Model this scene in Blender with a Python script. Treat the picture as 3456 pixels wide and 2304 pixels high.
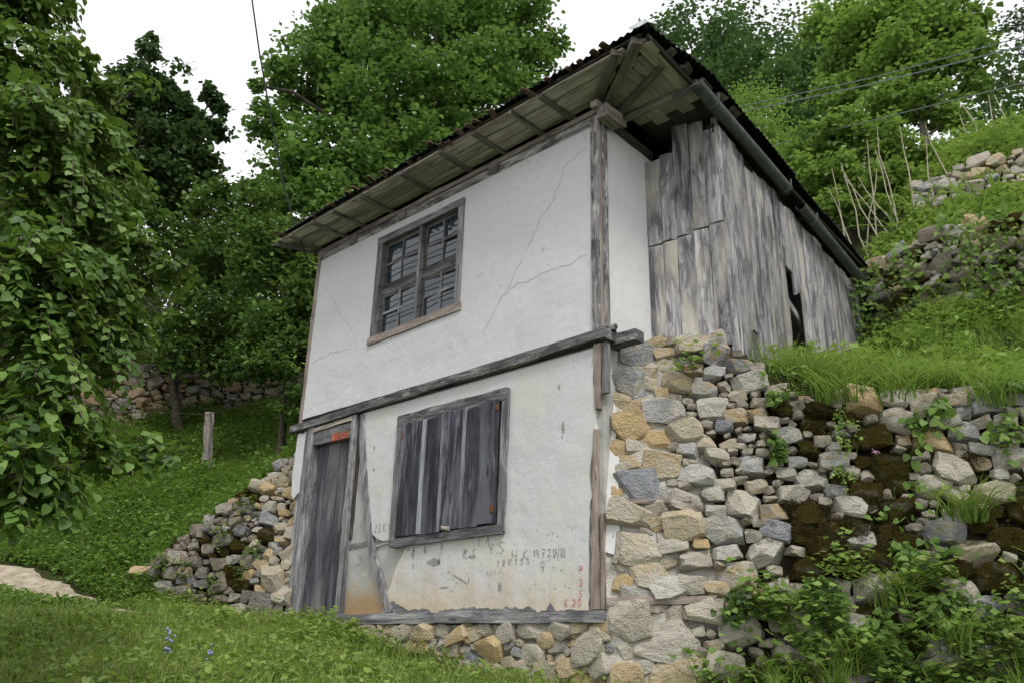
import bpy, bmesh, math, random
import numpy as np
from mathutils import Vector, Matrix, geometry, noise

for o in list(bpy.data.objects):
    bpy.data.objects.remove(o)
scene = bpy.context.scene
COL = scene.collection
R = math.radians
rnd = random.Random(7)
nrg = np.random.default_rng(11)

# ------------------------------------------------------------------ camera
cam_d = bpy.data.cameras.new('camera')
cam_d.sensor_width = 36.0
cam_d.lens = 29.18
cam_d.clip_end = 500
cam_o = bpy.data.objects.new('camera', cam_d)
COL.objects.link(cam_o)
CR = Vector((0.72946, 0.68357, 0.02465)); CU = Vector((0.22799, -0.27695, 0.93345)); CF = Vector((-0.64491, 0.67530, 0.35787))
CP = Vector((4.044, -5.353, -0.362))
cam_o.matrix_world = Matrix(((CR.x, CU.x, -CF.x, CP.x), (CR.y, CU.y, -CF.y, CP.y), (CR.z, CU.z, -CF.z, CP.z), (0, 0, 0, 1)))
scene.camera = cam_o

# ------------------------------------------------------------------ sky, sun, exposure
world = bpy.data.worlds.new('World'); scene.world = world; world.use_nodes = True
wn = world.node_tree; wn.nodes.clear()
SUN_EL, SUN_AZ = 54.0, 60.0          # overcast: wide soft sun behind the camera's right shoulder
sky = wn.nodes.new('ShaderNodeTexSky'); sky.sky_type = 'NISHITA'; sky.sun_disc = False
sky.sun_elevation = R(SUN_EL); sky.sun_rotation = R(180 - SUN_AZ); sky.air_density = 1.0; sky.dust_density = 4.0; sky.ozone_density = 1.0
hsv = wn.nodes.new('ShaderNodeHueSaturation'); hsv.inputs['Saturation'].default_value = 0.18; hsv.inputs['Value'].default_value = 1.0
cmix = wn.nodes.new('ShaderNodeMix'); cmix.data_type = 'RGBA'; cmix.inputs['Factor'].default_value = 0.72
cmix.inputs['B'].default_value = (10.4, 10.6, 10.95, 1)      # even cloud layer
bg = wn.nodes.new('ShaderNodeBackground'); bg.inputs['Strength'].default_value = 0.1
wo = wn.nodes.new('ShaderNodeOutputWorld')
wn.links.new(sky.outputs[0], hsv.inputs['Color']); wn.links.new(hsv.outputs[0], cmix.inputs['A'])
wn.links.new(cmix.outputs['Result'], bg.inputs['Color']); wn.links.new(bg.outputs[0], wo.inputs[0])
sun_d = bpy.data.lights.new('sun', 'SUN'); sun_d.energy = 1.5; sun_d.angle = R(14); sun_d.color = (1.0, 0.97, 0.93)
sun_o = bpy.data.objects.new('sun', sun_d); COL.objects.link(sun_o)
sd = Vector((math.sin(R(SUN_AZ)) * math.cos(R(SUN_EL)), -math.cos(R(SUN_AZ)) * math.cos(R(SUN_EL)), math.sin(R(SUN_EL))))
sun_o.rotation_euler = sd.to_track_quat('Z', 'Y').to_euler()
vs = scene.view_settings
vs.view_transform = 'Standard'; vs.look = 'None'; vs.gamma = 1.0; vs.use_curve_mapping = False
vs.exposure = 0.5
scene.cycles.max_bounces = 6; scene.cycles.diffuse_bounces = 3; scene.cycles.transmission_bounces = 4
scene.cycles.use_denoising = True

# ------------------------------------------------------------------ material helpers
class NT:
    def __init__(s, name):
        s.m = bpy.data.materials.new(name); s.m.use_nodes = True
        s.t = s.m.node_tree; s.t.nodes.clear()
        s.out = s.n('ShaderNodeOutputMaterial')
    def n(s, kind, **kw):
        x = s.t.nodes.new(kind)
        for k, v in kw.items(): setattr(x, k, v)
        return x
    def set(s, node, key, val):
        if hasattr(val, 'bl_idname') or isinstance(val, bpy.types.NodeSocket):
            s.t.links.new(val if isinstance(val, bpy.types.NodeSocket) else val.outputs[0], node.inputs[key])
        elif val is not None:
            node.inputs[key].default_value = val
    def coord(s, which='Object'):
        return s.n('ShaderNodeTexCoord').outputs[which]
    def mapping(s, vec, scale=(1, 1, 1), loc=(0, 0, 0)):
        m = s.n('ShaderNodeMapping'); s.set(m, 'Vector', vec); m.inputs['Scale'].default_value = scale; s.set(m, 'Location', loc); return m.outputs[0]
    def rand(s): return s.n('ShaderNodeObjectInfo').outputs['Random']
    def attr(s, name): return s.n('ShaderNodeAttribute', attribute_name=name).outputs['Fac']
    def math(s, op, a, b=None, clamp=False):
        m = s.n('ShaderNodeMath', operation=op, use_clamp=clamp); s.set(m, 0, a)
        if b is not None: s.set(m, 1, b)
        return m.outputs[0]
    def noise(s, vec, scale=5, detail=4, rough=.55, dist=0, col=False):
        x = s.n('ShaderNodeTexNoise'); s.set(x, 'Vector', vec); s.set(x, 'Scale', scale); s.set(x, 'Detail', detail); s.set(x, 'Roughness', rough); s.set(x, 'Distortion', dist)
        return x.outputs['Color' if col else 'Fac']
    def voro(s, vec, scale=5, feature='F1', out='Distance'):
        x = s.n('ShaderNodeTexVoronoi', feature=feature); s.set(x, 'Vector', vec); s.set(x, 'Scale', scale); return x.outputs[out]
    def ramp(s, fac, stops, interp='LINEAR'):
        r = s.n('ShaderNodeValToRGB'); r.color_ramp.interpolation = interp; e = r.color_ramp.elements
        while len(e) < len(stops): e.new(.5)
        for i, (p, c) in enumerate(stops):
            e[i].position = p; e[i].color = (c, c, c, 1) if isinstance(c, (int, float)) else (*c, 1)
        s.set(r, 'Fac', fac); return r.outputs['Color']
    def mix(s, fac, a, b, mode='MIX'):
        x = s.n('ShaderNodeMix', data_type='RGBA', blend_type=mode)
        def put(k, v): s.set(x, k, v if isinstance(v, bpy.types.NodeSocket) else (*v, 1))
        s.set(x, 'Factor', fac); put('A', a); put('B', b); return x.outputs['Result']
    def bump(s, h, strength=.5, dist=.01, normal=None):
        b = s.n('ShaderNodeBump'); s.set(b, 'Height', h); b.inputs['Strength'].default_value = strength; b.inputs['Distance'].default_value = dist
        if normal is not None: s.set(b, 'Normal', normal)
        return b.outputs[0]
    def pbr(s, color, rough=.85, spec=.25, normal=None, metal=0.0, link=True):
        b = s.n('ShaderNodeBsdfPrincipled')
        s.set(b, 'Base Color', color if isinstance(color, bpy.types.NodeSocket) else (*color, 1)); s.set(b, 'Roughness', rough)
        s.set(b, 'Specular IOR Level', spec); s.set(b, 'Metallic', metal)
        if normal is not None: s.set(b, 'Normal', normal)
        if link: s.t.links.new(b.outputs[0], s.out.inputs[0])
        return b

def wood(name, light, mid, dark, stain=.5, white=None, wamt=0.0, bumpd=.004, grain=1.0, pale=None, streak=13):
    n = NT(name); c = n.coord(); r = n.rand()
    off = n.n('ShaderNodeCombineXYZ')
    n.set(off, 0, n.math('MULTIPLY', r, 37.0)); n.set(off, 1, n.math('MULTIPLY', r, 91.0)); n.set(off, 2, n.math('MULTIPLY', r, 53.0))
    va = n.n('ShaderNodeVectorMath', operation='ADD'); n.set(va, 0, c); n.set(va, 1, off.outputs[0]); v = va.outputs[0]
    g = n.noise(n.mapping(v, (3.0, 70 * grain, 70 * grain)), 1.0, 6, .65, .5)
    g2 = n.noise(n.mapping(v, (1.1, streak, streak)), 1.0, 6, .7, .8)
    st = n.noise(n.mapping(v, (1.6, 4.2, 4.2)), 1.5, 6, .7, .6)
    col = n.ramp(g2, [(.39, dark), (.465, mid), (.53, mid), (.61, light)])
    col = n.mix(n.math('MULTIPLY', n.ramp(st, [(.49, 0.0), (.57, 1.0)]), stain), col, dark)
    col = n.mix(n.math('MULTIPLY', n.ramp(g, [(.40, 1.0), (.54, 0.0)]), .65), col, tuple(x * .45 for x in mid))
    col = n.mix(n.math('MULTIPLY', n.ramp(g, [(.55, 0.0), (.72, 1.0)]), .35), col, light)
    if pale is not None:
        ps = n.noise(n.mapping(v, (1.0, 4.0, 4.0), (5, 3, 1)), 1.0, 3, .5)
        col = n.mix(n.math('MULTIPLY', n.ramp(ps, [(.52, 0.0), (.66, 1.0)]), .6), col, pale)
    if white is not None:
        wv = n.noise(n.mapping(v, (2.5, 9, 9), (9, 2, 4)), 1.6, 6, .7, .3)
        col = n.mix(n.ramp(wv, [(1 - wamt - .06, 0.0), (1 - wamt + .05, 1.0)]), col, white)
    kn = n.voro(n.mapping(v, (1.5, 6.5, 6.5)), 1.0)
    col = n.mix(n.ramp(kn, [(.06, .75), (.13, 0.0)]), col, tuple(x * .45 for x in dark))
    br = n.math('ADD', n.math('MULTIPLY', r, .5), .75)
    hs = n.n('ShaderNodeHueSaturation'); n.set(hs, 'Color', col); n.set(hs, 'Value', br)
    h = n.math('ADD', g, n.math('MULTIPLY', g2, .6))
    n.pbr(hs.outputs[0], .82, .2, n.bump(h, .7, bumpd))
    return n.m

def stone(name, cols, dark, lichen=.25, moss=0.0):
    n = NT(name); c = n.coord(); r = n.rand()
    off = n.n('ShaderNodeCombineXYZ'); n.set(off, 0, n.math('MULTIPLY', r, 60.0)); n.set(off, 1, n.math('MULTIPLY', r, 23.0))
    va = n.n('ShaderNodeVectorMath', operation='ADD'); n.set(va, 0, c); n.set(va, 1, off.outputs[0]); v = va.outputs[0]
    k = len(cols)
    base = n.ramp(r, [(i / k, x) for i, x in enumerate(cols)], 'CONSTANT')
    big = n.noise(v, 1.3, 6, .65, .5)
    fine = n.noise(v, 6.5, 5, .7)
    alt = n.ramp(n.math('FRACT', n.math('MULTIPLY', r, 7.31)), [(i / k, x) for i, x in enumerate(cols[::-1])], 'CONSTANT')
    col = n.mix(n.ramp(big, [(.46, 0.0), (.6, .8)]), base, alt)
    col = n.mix(n.ramp(fine, [(.32, .6), (.46, 0.0)]), col, dark)
    wl = n.noise(v, 2.6, 6, .75, .3)
    col = n.mix(n.math('MULTIPLY', n.ramp(wl, [(.56, 0.0), (.66, 1.0)]), lichen), col, (.5, .48, .42))
    bl = n.noise(n.mapping(v, (1, 1, 1), (4, 4, 4)), 1.9, 6, .75)
    col = n.mix(n.math('MULTIPLY', n.ramp(bl, [(.58, 0.0), (.68, 1.0)]), .38), col, dark)
    if moss:
        ms = n.noise(n.coord('Generated'), 3.0, 5, .7); gz = n.n('ShaderNodeSeparateXYZ'); n.set(gz, 0, n.n('ShaderNodeNewGeometry').outputs['Normal'])
        f = n.math('MULTIPLY', n.ramp(n.math('ADD', ms, n.math('MULTIPLY', gz.outputs[2], .18)), [(.55, 0.0), (.68, 1.0)]), moss)
        col = n.mix(f, col, (.045, .045, .012))
    h = n.math('ADD', n.math('MULTIPLY', big, 1.6), n.math('MULTIPLY', fine, .6))
    n.pbr(col, .9, .2, n.bump(h, .55, .14))
    return n.m

def leafmat(name, cols, trans=.35, tcol=None, rough=.5, spec=.35):
    n = NT(name); a = n.attr('tint')
    col = n.ramp(a, [(i / max(1, len(cols) - 1), x) for i, x in enumerate(cols)])
    b = n.pbr(col, rough, spec, link=False)
    t = n.n('ShaderNodeBsdfTranslucent'); n.set(t, 'Color', n.mix(.5, col, tcol) if tcol else col)
    mx = n.n('ShaderNodeMixShader'); mx.inputs[0].default_value = trans
    n.t.links.new(b.outputs[0], mx.inputs[1]); n.t.links.new(t.outputs[0], mx.inputs[2]); n.t.links.new(mx.outputs[0], n.out.inputs[0])
    return n.m

def plain(name, color, rough=.8, var=.25, scale=20, bumps=.3, metal=0.0, spec=.25, col2=None):
    n = NT(name); c = n.coord(); f = n.noise(c, scale, 5, .6)
    dk = col2 or tuple(x * (1 - var) for x in color)
    n.pbr(n.mix(n.ramp(f, [(.35, 0.0), (.65, 1.0)]), dk, color), rough, spec, n.bump(f, bumps, .006), metal)
    return n.m

M = {}
def plaster(name, base, warm, grime, low=False):
    n = NT(name); c = n.coord()
    big = n.noise(c, .9, 4, .6, .4); mid = n.noise(c, 5, 5, .65, .3); fine = n.noise(c, 55, 4, .6)
    col = n.mix(n.ramp(big, [(.35, 0.0), (.7, 1.0)]), base, tuple(x * .93 for x in base))
    col = n.mix(n.math('MULTIPLY', n.ramp(mid, [(.5, 0.0), (.72, 1.0)]), .35), col, warm)
    sp = n.noise(n.mapping(c, (1, 1, 1), (3, 1, 7)), 17, 6, .75)
    area = n.noise(n.mapping(c, (1, 1, 1), (11, 5, 2)), 1.7, 3, .6)
    f = n.math('MULTIPLY', n.ramp(sp, [(.57, 0.0), (.68, 1.0)]), n.ramp(area, [(.48, 0.0), (.60, .7)]))
    col = n.mix(f, col, grime)
    sz = n.n('ShaderNodeSeparateXYZ'); n.set(sz, 0, c)
    strk = n.noise(n.mapping(c, (9, 9, .7)), 1.0, 5, .6)
    if low:       # clay splashed up from the ground: a stain with its own ragged edge
        hz = n.math('SUBTRACT', n.math('ADD', n.math('MULTIPLY', mid, .5), n.math('MULTIPLY', strk, .45)), n.math('ADD', n.math('MULTIPLY', sz.outputs[2], .85), n.math('MULTIPLY', sz.outputs[0], .07)))
        col = n.mix(n.math('MULTIPLY', n.ramp(hz, [(.18, 0.0), (.62, 1.0)]), .75), col, (.55, .42, .26))
        hz2 = n.noise(n.mapping(c, (1, 1, 1), (2, 8, 3)), 2.2, 4, .6)
        col = n.mix(n.math('MULTIPLY', n.ramp(hz2, [(.48, 0.0), (.68, 1.0)]), .4), col, (.62, .58, .44))
    col = n.mix(n.math('MULTIPLY', n.ramp(strk, [(.52, 0.0), (.75, 1.0)]), .04), col, grime)
    h = n.math('ADD', n.math('MULTIPLY', mid, 1.0), n.math('MULTIPLY', fine, .25))
    nb = n.bump(h, .45, .014, n.bump(n.noise(c, 2.6, 3, .5), .5, .05))
    n.pbr(col, .92, .15, nb)
    return n.m
M['plaster'] = plaster('upper_plaster', (.62, .615, .61), (.56, .545, .52), (.26, .26, .26))
M['plaster_low'] = plaster('lower_plaster', (.60, .60, .60), (.56, .54, .48), (.24, .23, .22), True)
def mud():
    n = NT('mud_infill'); c = n.coord(); big = n.noise(c, 3, 5, .6, .5); f = n.noise(c, 40, 5, .7)
    sz = n.n('ShaderNodeSeparateXYZ'); n.set(sz, 0, c)
    col = n.ramp(big, [(.3, (.27, .27, .25)), (.5, (.42, .42, .39)), (.7, (.5, .49, .45))])
    hz = n.math('SUBTRACT', n.math('MULTIPLY', big, .9), sz.outputs[2])
    col = n.mix(n.ramp(hz, [(.05, 0.0), (.4, .9)]), col, (.36, .23, .11))
    n.pbr(col, .95, .1, n.bump(n.math('ADD', big, n.math('MULTIPLY', f, .5)), .7, .015)); return n.m
M['mud'] = mud()
def mortar():
    n = NT('rough_mortar'); c = n.coord(); big = n.noise(c, 6, 6, .65, .6); f = n.noise(c, 50, 5, .7)
    col = n.ramp(big, [(.3, (.26, .25, .22)), (.45, (.46, .44, .38)), (.6, (.58, .56, .51)), (.75, (.48, .42, .32))])
    n.pbr(col, .95, .1, n.bump(n.math('ADD', big, n.math('MULTIPLY', f, .4)), 1.0, .05)); return n.m
M['mortar'] = mortar()
M['soil'] = plain('dark_soil', (.05, .038, .024), .95, .6, 9, .8)
M['moss'] = leafmat('brown_moss', [(.03, .023, .006), (.07, .055, .012), (.10, .09, .02)], .1)
M['board'] = wood('weathered_board', (.47, .455, .455), (.29, .28, .28), (.06, .058, .07), .75, pale=(.48, .45, .36), streak=8)
M['shutter'] = wood('dark_shutter_wood', (.17, .175, .20), (.05, .05, .062), (.02, .02, .025), .5, grain=.8, pale=(.16, .165, .19))
M['batten'] = wood('pale_batten_wood', (.42, .43, .47), (.30, .31, .34), (.10, .10, .12), .3)
M['door'] = wood('dark_door_wood', (.17, .17, .19), (.085, .085, .098), (.035, .034, .04), .5, pale=(.2, .19, .18))
M['frame'] = wood('grey_frame_wood', (.38, .375, .38), (.23, .225, .23), (.06, .06, .066), .55)
M['beam'] = wood('old_beam_wood', (.34, .33, .32), (.15, .147, .145), (.03, .03, .033), .75, white=(.48, .46, .43), wamt=.33)
M['post'] = wood('whitewashed_post_wood', (.42, .40, .39), (.24, .225, .22), (.035, .035, .04), .8, white=(.52, .50, .49), wamt=.40)
M['brown'] = wood('brown_lath_wood', (.40, .34, .30), (.30, .245, .21), (.13, .10, .085), .35)
M['soffit'] = wood('soffit_board_wood', (.60, .545, .48), (.48, .43, .37), (.20, .17, .14), .4, pale=(.50, .45, .38))
M['rafter'] = wood('rafter_wood', (.36, .32, .28), (.23, .205, .18), (.08, .07, .06), .4)
M['sash'] = wood('dark_sash_wood', (.22, .20, .19), (.12, .11, .105), (.05, .045, .045), .4)
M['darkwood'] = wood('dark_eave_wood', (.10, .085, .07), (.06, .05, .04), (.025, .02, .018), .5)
M['metal'] = plain('dark_painted_roof_metal', (.030, .045, .040), .6, .5, 14, .2, 0.3, .4)
M['gutter'] = plain('grey_green_gutter_metal', (.115, .125, .115), .55, .45, 12, .3, 0.2, .4)
M['whitemetal'] = plain('pale_sheet_metal', (.7, .72, .74), .5, .2, 10, .1)
M['tile'] = plain('old_clay_tile', (.20, .12, .075), .9, .6, 18, .6, col2=(.06, .045, .035))
M['iron'] = plain('dark_iron_bar', (.07, .055, .05), .7, .5, 30, .4)
M['rust'] = plain('rusty_hinge', (.19, .075, .03), .85, .5, 40, .5)
M['scratch'] = plain('scratched_plaster', (.36, .35, .33), .95, .3, 40, .2)
M['crack'] = plain('grey_plaster_mark', (.38, .38, .385), .95, .3, 40, .2)  # grey tone of the crack, pit and scratch ribbons
M['redpaint'] = plain('faded_red_paint', (.52, .20, .175), .9, .35, 60, .1, col2=(.56, .40, .37))
M['redplate'] = plain('red_enamel', (.42, .085, .035), .6, .3, 50, .1)
M['cream'] = plain('cream_lettering', (.62, .40, .22), .6, .2, 50, .1)
STC = [(.458, .433, .368), (.377, .352, .295), (.474, .409, .295), (.385, .380, .368), (.491, .450, .360), (.254, .262, .278), (.474, .352, .196), (.524, .499, .442)]
OCH = [(.491, .392, .246), (.458, .401, .295), (.508, .377, .205), (.409, .372, .295), (.491, .450, .360), (.442, .409, .344)]
M['stone'] = stone('rubble_stone', STC, (.075, .07, .06), .35)
M['stone_moss'] = stone('mossy_rubble_stone', STC, (.06, .056, .045), .35, .75)
M['stone_ochre'] = stone('ochre_stone', OCH, (.12, .095, .06), .2)
M['stone_brown'] = stone('brown_shaded_stone', [(.26, .18, .11), (.22, .16, .10), (.3, .23, .15)], (.06, .045, .03), .15)  # brown stone with the shade under the trees put into its colour
M['chip'] = plain('stone_chip', (.36, .33, .27), .95, .5, 9, .8, col2=(.15, .13, .10))
def mossy():
    n = NT('moss_covered_stone'); c = n.coord(); r = n.rand(); f = n.noise(c, 9, 6, .8); b_ = n.noise(c, 1.4, 4, .6)
    col = n.ramp(f, [(.32, (.035, .027, .007)), (.5, (.10, .08, .02)), (.68, (.17, .15, .04))]); col = n.mix(n.ramp(b_, [(.55, 0.0), (.66, 1.0)]), col, (.2, .18, .13))
    n.pbr(col, 1.0, .05, n.bump(n.math('ADD', f, b_), 1.0, .25)); return n.m
M['stone_mosscover'] = mossy()
M['stone_dark'] = stone('dark_lichen_stone', [(.2, .18, .15), (.26, .22, .17), (.3, .26, .2), (.22, .21, .2)], (.05, .045, .035), .2, .6)  # dark grey-brown stone with lichen and moss patches
def glass():
    n = NT('window_glass'); c = n.coord(); f = n.noise(c, 2.2, 3, .5)
    n.pbr((.02, .035, .048), .05, .8, n.bump(f, .3, .02))
    return n.m
M['glass'] = glass()
M['dark'] = plain('unlit_interior_backing', (.06, .055, .05), .95, .3, 6, .2)  # near-black backing: darkness of the unlit rooms put into the colour
M['bark'] = plain('grey_brown_bark', (.105, .085, .065), .95, .55, 16, .9)
M['bark_pale'] = plain('pale_bark', (.22, .20, .17), .95, .5, 16, .8)
M['cane'] = plain('pale_dry_cane', (.42, .37, .28), .9, .3, 12, .4)
M['wire'] = plain('black_cable', (.02, .02, .02), .6, .2, 10, .1)
M['wiregrey'] = plain('grey_wire', (.30, .32, .34), .5, .2, 10, .1)
M['stem'] = plain('green_stem', (.09, .12, .04), .8, .3, 20, .2)
M['sand'] = plain('sandy_path', (.40, .35, .27), .95, .35, 9, .9, col2=(.22, .18, .12))
def groundmat():
    n = NT('grassy_earth'); c = n.coord(); f = n.noise(c, 2.5, 6, .65); g = n.noise(c, 22, 5, .7)
    col = n.ramp(f, [(.3, (.022, .032, .008)), (.5, (.04, .058, .012)), (.7, (.045, .04, .02))])
    n.pbr(n.mix(n.math('MULTIPLY', g, .6), col, (.02, .028, .008)), .95, .1, n.bump(g, .8, .04)); return n.m
M['ground'] = groundmat()
M['lf_linden'] = leafmat('linden_leaf', [(.02, .045, .01), (.055, .11, .022), (.115, .205, .04), (.22, .33, .08)], .35, (.2, .32, .03), .45, .3)  # darkest tints put the shade inside the crown into the leaf colour
M['lf_dark'] = leafmat('dark_tree_leaf', [(.03, .062, .024), (.055, .11, .036), (.09, .16, .05)], .3, (.09, .16, .03), .5, .25)
M['lf_mid'] = leafmat('broadleaf_tree_leaf', [(.04, .088, .024), (.08, .165, .04), (.14, .25, .056), (.22, .34, .08)], .38, (.17, .29, .04), .5, .25)
M['lf_shrub'] = leafmat('shrub_leaf', [(.03, .062, .018), (.06, .115, .03), (.105, .185, .042), (.22, .33, .07)], .33, (.13, .22, .03), .5, .25)
M['lf_far'] = leafmat('hill_forest_leaf', [(.035, .08, .03), (.065, .135, .044), (.11, .20, .06)], .33, (.12, .2, .04), .5, .25)
M['lf_bright'] = leafmat('bright_leaf', [(.10, .175, .042), (.17, .28, .06), (.25, .37, .085)], .42, (.25, .38, .05))
M['lf_blue'] = leafmat('blue_green_cabbage_leaf', [(.121, .230, .135), (.189, .324, .203)], .25)
M['gr_front'] = leafmat('meadow_grass_blade', [(.10, .16, .036), (.17, .265, .052), (.25, .36, .075), (.34, .36, .15)], .42, (.27, .39, .05), .5, .3)
M['gr_terr'] = leafmat('terrace_grass_blade', [(.09, .16, .03), (.155, .26, .05), (.23, .35, .07), (.33, .40, .13)], .42, (.28, .40, .06), .5, .3)
M['gr_slope'] = leafmat('slope_weed_leaf', [(.08, .15, .03), (.14, .24, .046), (.20, .32, .062)], .4, (.2, .32, .04), .5, .3)
M['ivy'] = leafmat('ivy_leaf', [(.02, .045, .02), (.04, .075, .035), (.07, .11, .055)], .15, None, .35, .5)
M['petal'] = plain('blue_petal', (.30, .33, .55), .7, .3, 60, .1)
M['petal_pink'] = plain('pink_petal', (.6, .35, .45), .7, .3, 60, .1)

# ------------------------------------------------------------------ object helpers
WM = {}
def link(name, data, parent=None, matrix=None):
    o = bpy.data.objects.new(name, data); COL.objects.link(o)
    mw = matrix.copy() if matrix is not None else Matrix.Identity(4)
    if parent is not None:
        o.parent = parent; o.matrix_basis = WM[parent.name].inverted() @ mw
    else: o.matrix_basis = mw
    WM[o.name] = mw
    return o
def tag(o, label=None, cat=None, group=None, kind=None):
    if label: o['label'] = label
    if cat: o['category'] = cat
    if group: o['group'] = group
    if kind: o['kind'] = kind
    return o
def thing(name, label, cat, loc=(0, 0, 0), group=None):
    return tag(link(name, None, None, Matrix.Translation(loc)), label, cat, group)
def fast_mesh(name, V, Fs, tint=None, smooth=False):
    """V (n,3) array; Fs (m,k) array of equal sided faces or list of such arrays"""
    me = bpy.data.meshes.new(name); V = np.asarray(V, dtype=np.float32)
    Fs = Fs if isinstance(Fs, list) else [Fs]
    me.vertices.add(len(V)); me.vertices.foreach_set('co', V.ravel())
    lo = np.concatenate([np.asarray(f, dtype=np.int32).ravel() for f in Fs])
    ls = []; st = 0
    for f in Fs:
        f = np.asarray(f); k = f.shape[1]; ls.append(st + np.arange(len(f)) * k); st += f.size
    ls = np.concatenate(ls).astype(np.int32)
    me.loops.add(len(lo)); me.loops.foreach_set('vertex_index', lo)
    me.polygons.add(len(ls)); me.polygons.foreach_set('loop_start', ls)
    me.update(calc_edges=True)
    if smooth: me.polygons.foreach_set('use_smooth', np.ones(len(ls), dtype=bool))
    if tint is not None:
        a = me.attributes.new('tint', 'FLOAT', 'POINT'); a.data.foreach_set('value', np.asarray(tint, dtype=np.float32))
    return me
def mesh(name, V, F, mat, parent=None, matrix=None, sharp=None):
    me = bpy.data.meshes.new(name); me.from_pydata([tuple(v) for v in V], [], F); me.update()
    me.materials.append(M[mat])
    if sharp is not None:
        me.polygons.foreach_set('use_smooth', [True] * len(me.polygons)); me.set_sharp_from_angle(angle=R(sharp))
    return link(name, me, parent, matrix)
BOXF = [(0, 3, 2, 1), (4, 5, 6, 7), (0, 1, 5, 4), (1, 2, 6, 5), (2, 3, 7, 6), (3, 0, 4, 7)]
def box(name, lo, hi, mat, parent=None):
    c = [(a + b) / 2 for a, b in zip(lo, hi)]; h = [(b - a) / 2 for a, b in zip(lo, hi)]
    V = [(-h[0], -h[1], -h[2]), (h[0], -h[1], -h[2]), (h[0], h[1], -h[2]), (-h[0], h[1], -h[2]), (-h[0], -h[1], h[2]), (h[0], -h[1], h[2]), (h[0], h[1], h[2]), (-h[0], h[1], h[2])]
    return mesh(name, V, BOXF, mat, parent, Matrix.Translation(c))
def plank(name, parent, p0, p1, w, t, nrm, mat, wob=.004, segs=6, rag=0.0, w1=None, seed=None, bend=0.0, rag0=None):
    """board from p0 to p1; nrm = outward face normal. Local X runs along the grain."""
    rr = random.Random(seed if seed is not None else hash((round(p0[0], 3), round(p0[1], 3), round(p0[2], 3), round(p1[2], 3))) & 0xffff)
    p0 = Vector(p0); p1 = Vector(p1); X = p1 - p0; L = X.length; X.normalize()
    Z = Vector(nrm); Z = (Z - X * Z.dot(X)).normalized(); Y = Z.cross(X)
    mw = Matrix(((X.x, Y.x, Z.x, p0.x), (X.y, Y.y, Z.y, p0.y), (X.z, Y.z, Z.z, p0.z), (0, 0, 0, 1)))
    w1 = w1 or w; rag0 = rag if rag0 is None else rag0
    V = []; F = []; rows = 3
    for i in range(segs + 1):
        f = i / segs; ww = w + (w1 - w) * f; a = rr.uniform(-wob, wob); b = rr.uniform(-wob, wob); zz = rr.uniform(-wob, wob) * .5 + bend * math.sin(math.pi * f)
        for j in range(rows):
            y = -ww / 2 + ww * j / (rows - 1) + (a if j == 0 else b if j == rows - 1 else 0)
            x = L * f
            if i == segs and rag: x += rr.uniform(-rag, rag)
            if i == 0 and rag0: x += rr.uniform(-rag0, rag0)
            crown = (.0 if j != 1 else .0015)
            V.append((x, y, zz + crown)); V.append((x, y, zz - t))
    def id(i, j, k): return (i * rows + j) * 2 + k
    for i in range(segs):
        for j in range(rows - 1):
            F.append((id(i, j, 0), id(i + 1, j, 0), id(i + 1, j + 1, 0), id(i, j + 1, 0)))
            F.append((id(i, j, 1), id(i, j + 1, 1), id(i + 1, j + 1, 1), id(i + 1, j, 1)))
        F.append((id(i, 0, 0), id(i, 0, 1), id(i + 1, 0, 1), id(i + 1, 0, 0)))
        F.append((id(i, rows - 1, 0), id(i + 1, rows - 1, 0), id(i + 1, rows - 1, 1), id(i, rows - 1, 1)))
    for j in range(rows - 1):
        F.append((id(0, j, 0), id(0, j + 1, 0), id(0, j + 1, 1), id(0, j, 1)))
        F.append((id(segs, j, 0), id(segs, j, 1), id(segs, j + 1, 1), id(segs, j + 1, 0)))
    return mesh(name, V, F, mat, parent, mw)
def tube_data(pts, rad, sides=6):
    pts = [Vector(p) for p in pts]; V = []; F = []
    rad = rad if isinstance(rad, (list, tuple)) else [rad] * len(pts)
    up = Vector((.13, .21, 1))
    for i, p in enumerate(pts):
        d = (pts[min(i + 1, len(pts) - 1)] - pts[max(i - 1, 0)]).normalized()
        a = d.cross(up)
        if a.length < 1e-3: a = d.cross(Vector((1, 0, 0)))
        a.normalize(); b = d.cross(a)
        for k in range(sides):
            t = 2 * math.pi * k / sides; V.append(p + (a * math.cos(t) + b * math.sin(t)) * rad[i])
    n = len(pts)
    for i in range(n - 1):
        for k in range(sides):
            k2 = (k + 1) % sides; F.append((i * sides + k, (i + 1) * sides + k, (i + 1) * sides + k2, i * sides + k2))
    F.append(tuple(range(sides))); F.append(tuple((n - 1) * sides + k for k in reversed(range(sides))))
    return V, F
def tube(name, parent, pts, rad, mat, sides=6):
    V, F = tube_data(pts, rad, sides); o0 = Vector(pts[0])
    o = mesh(name, [v - o0 for v in V], F, mat, parent, Matrix.Translation(o0), 50); return o
def join(parts):
    V = []; F = []
    for v, f in parts:
        k = len(V); V += list(v); F += [tuple(i + k for i in q) for q in f]
    return V, F
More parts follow.
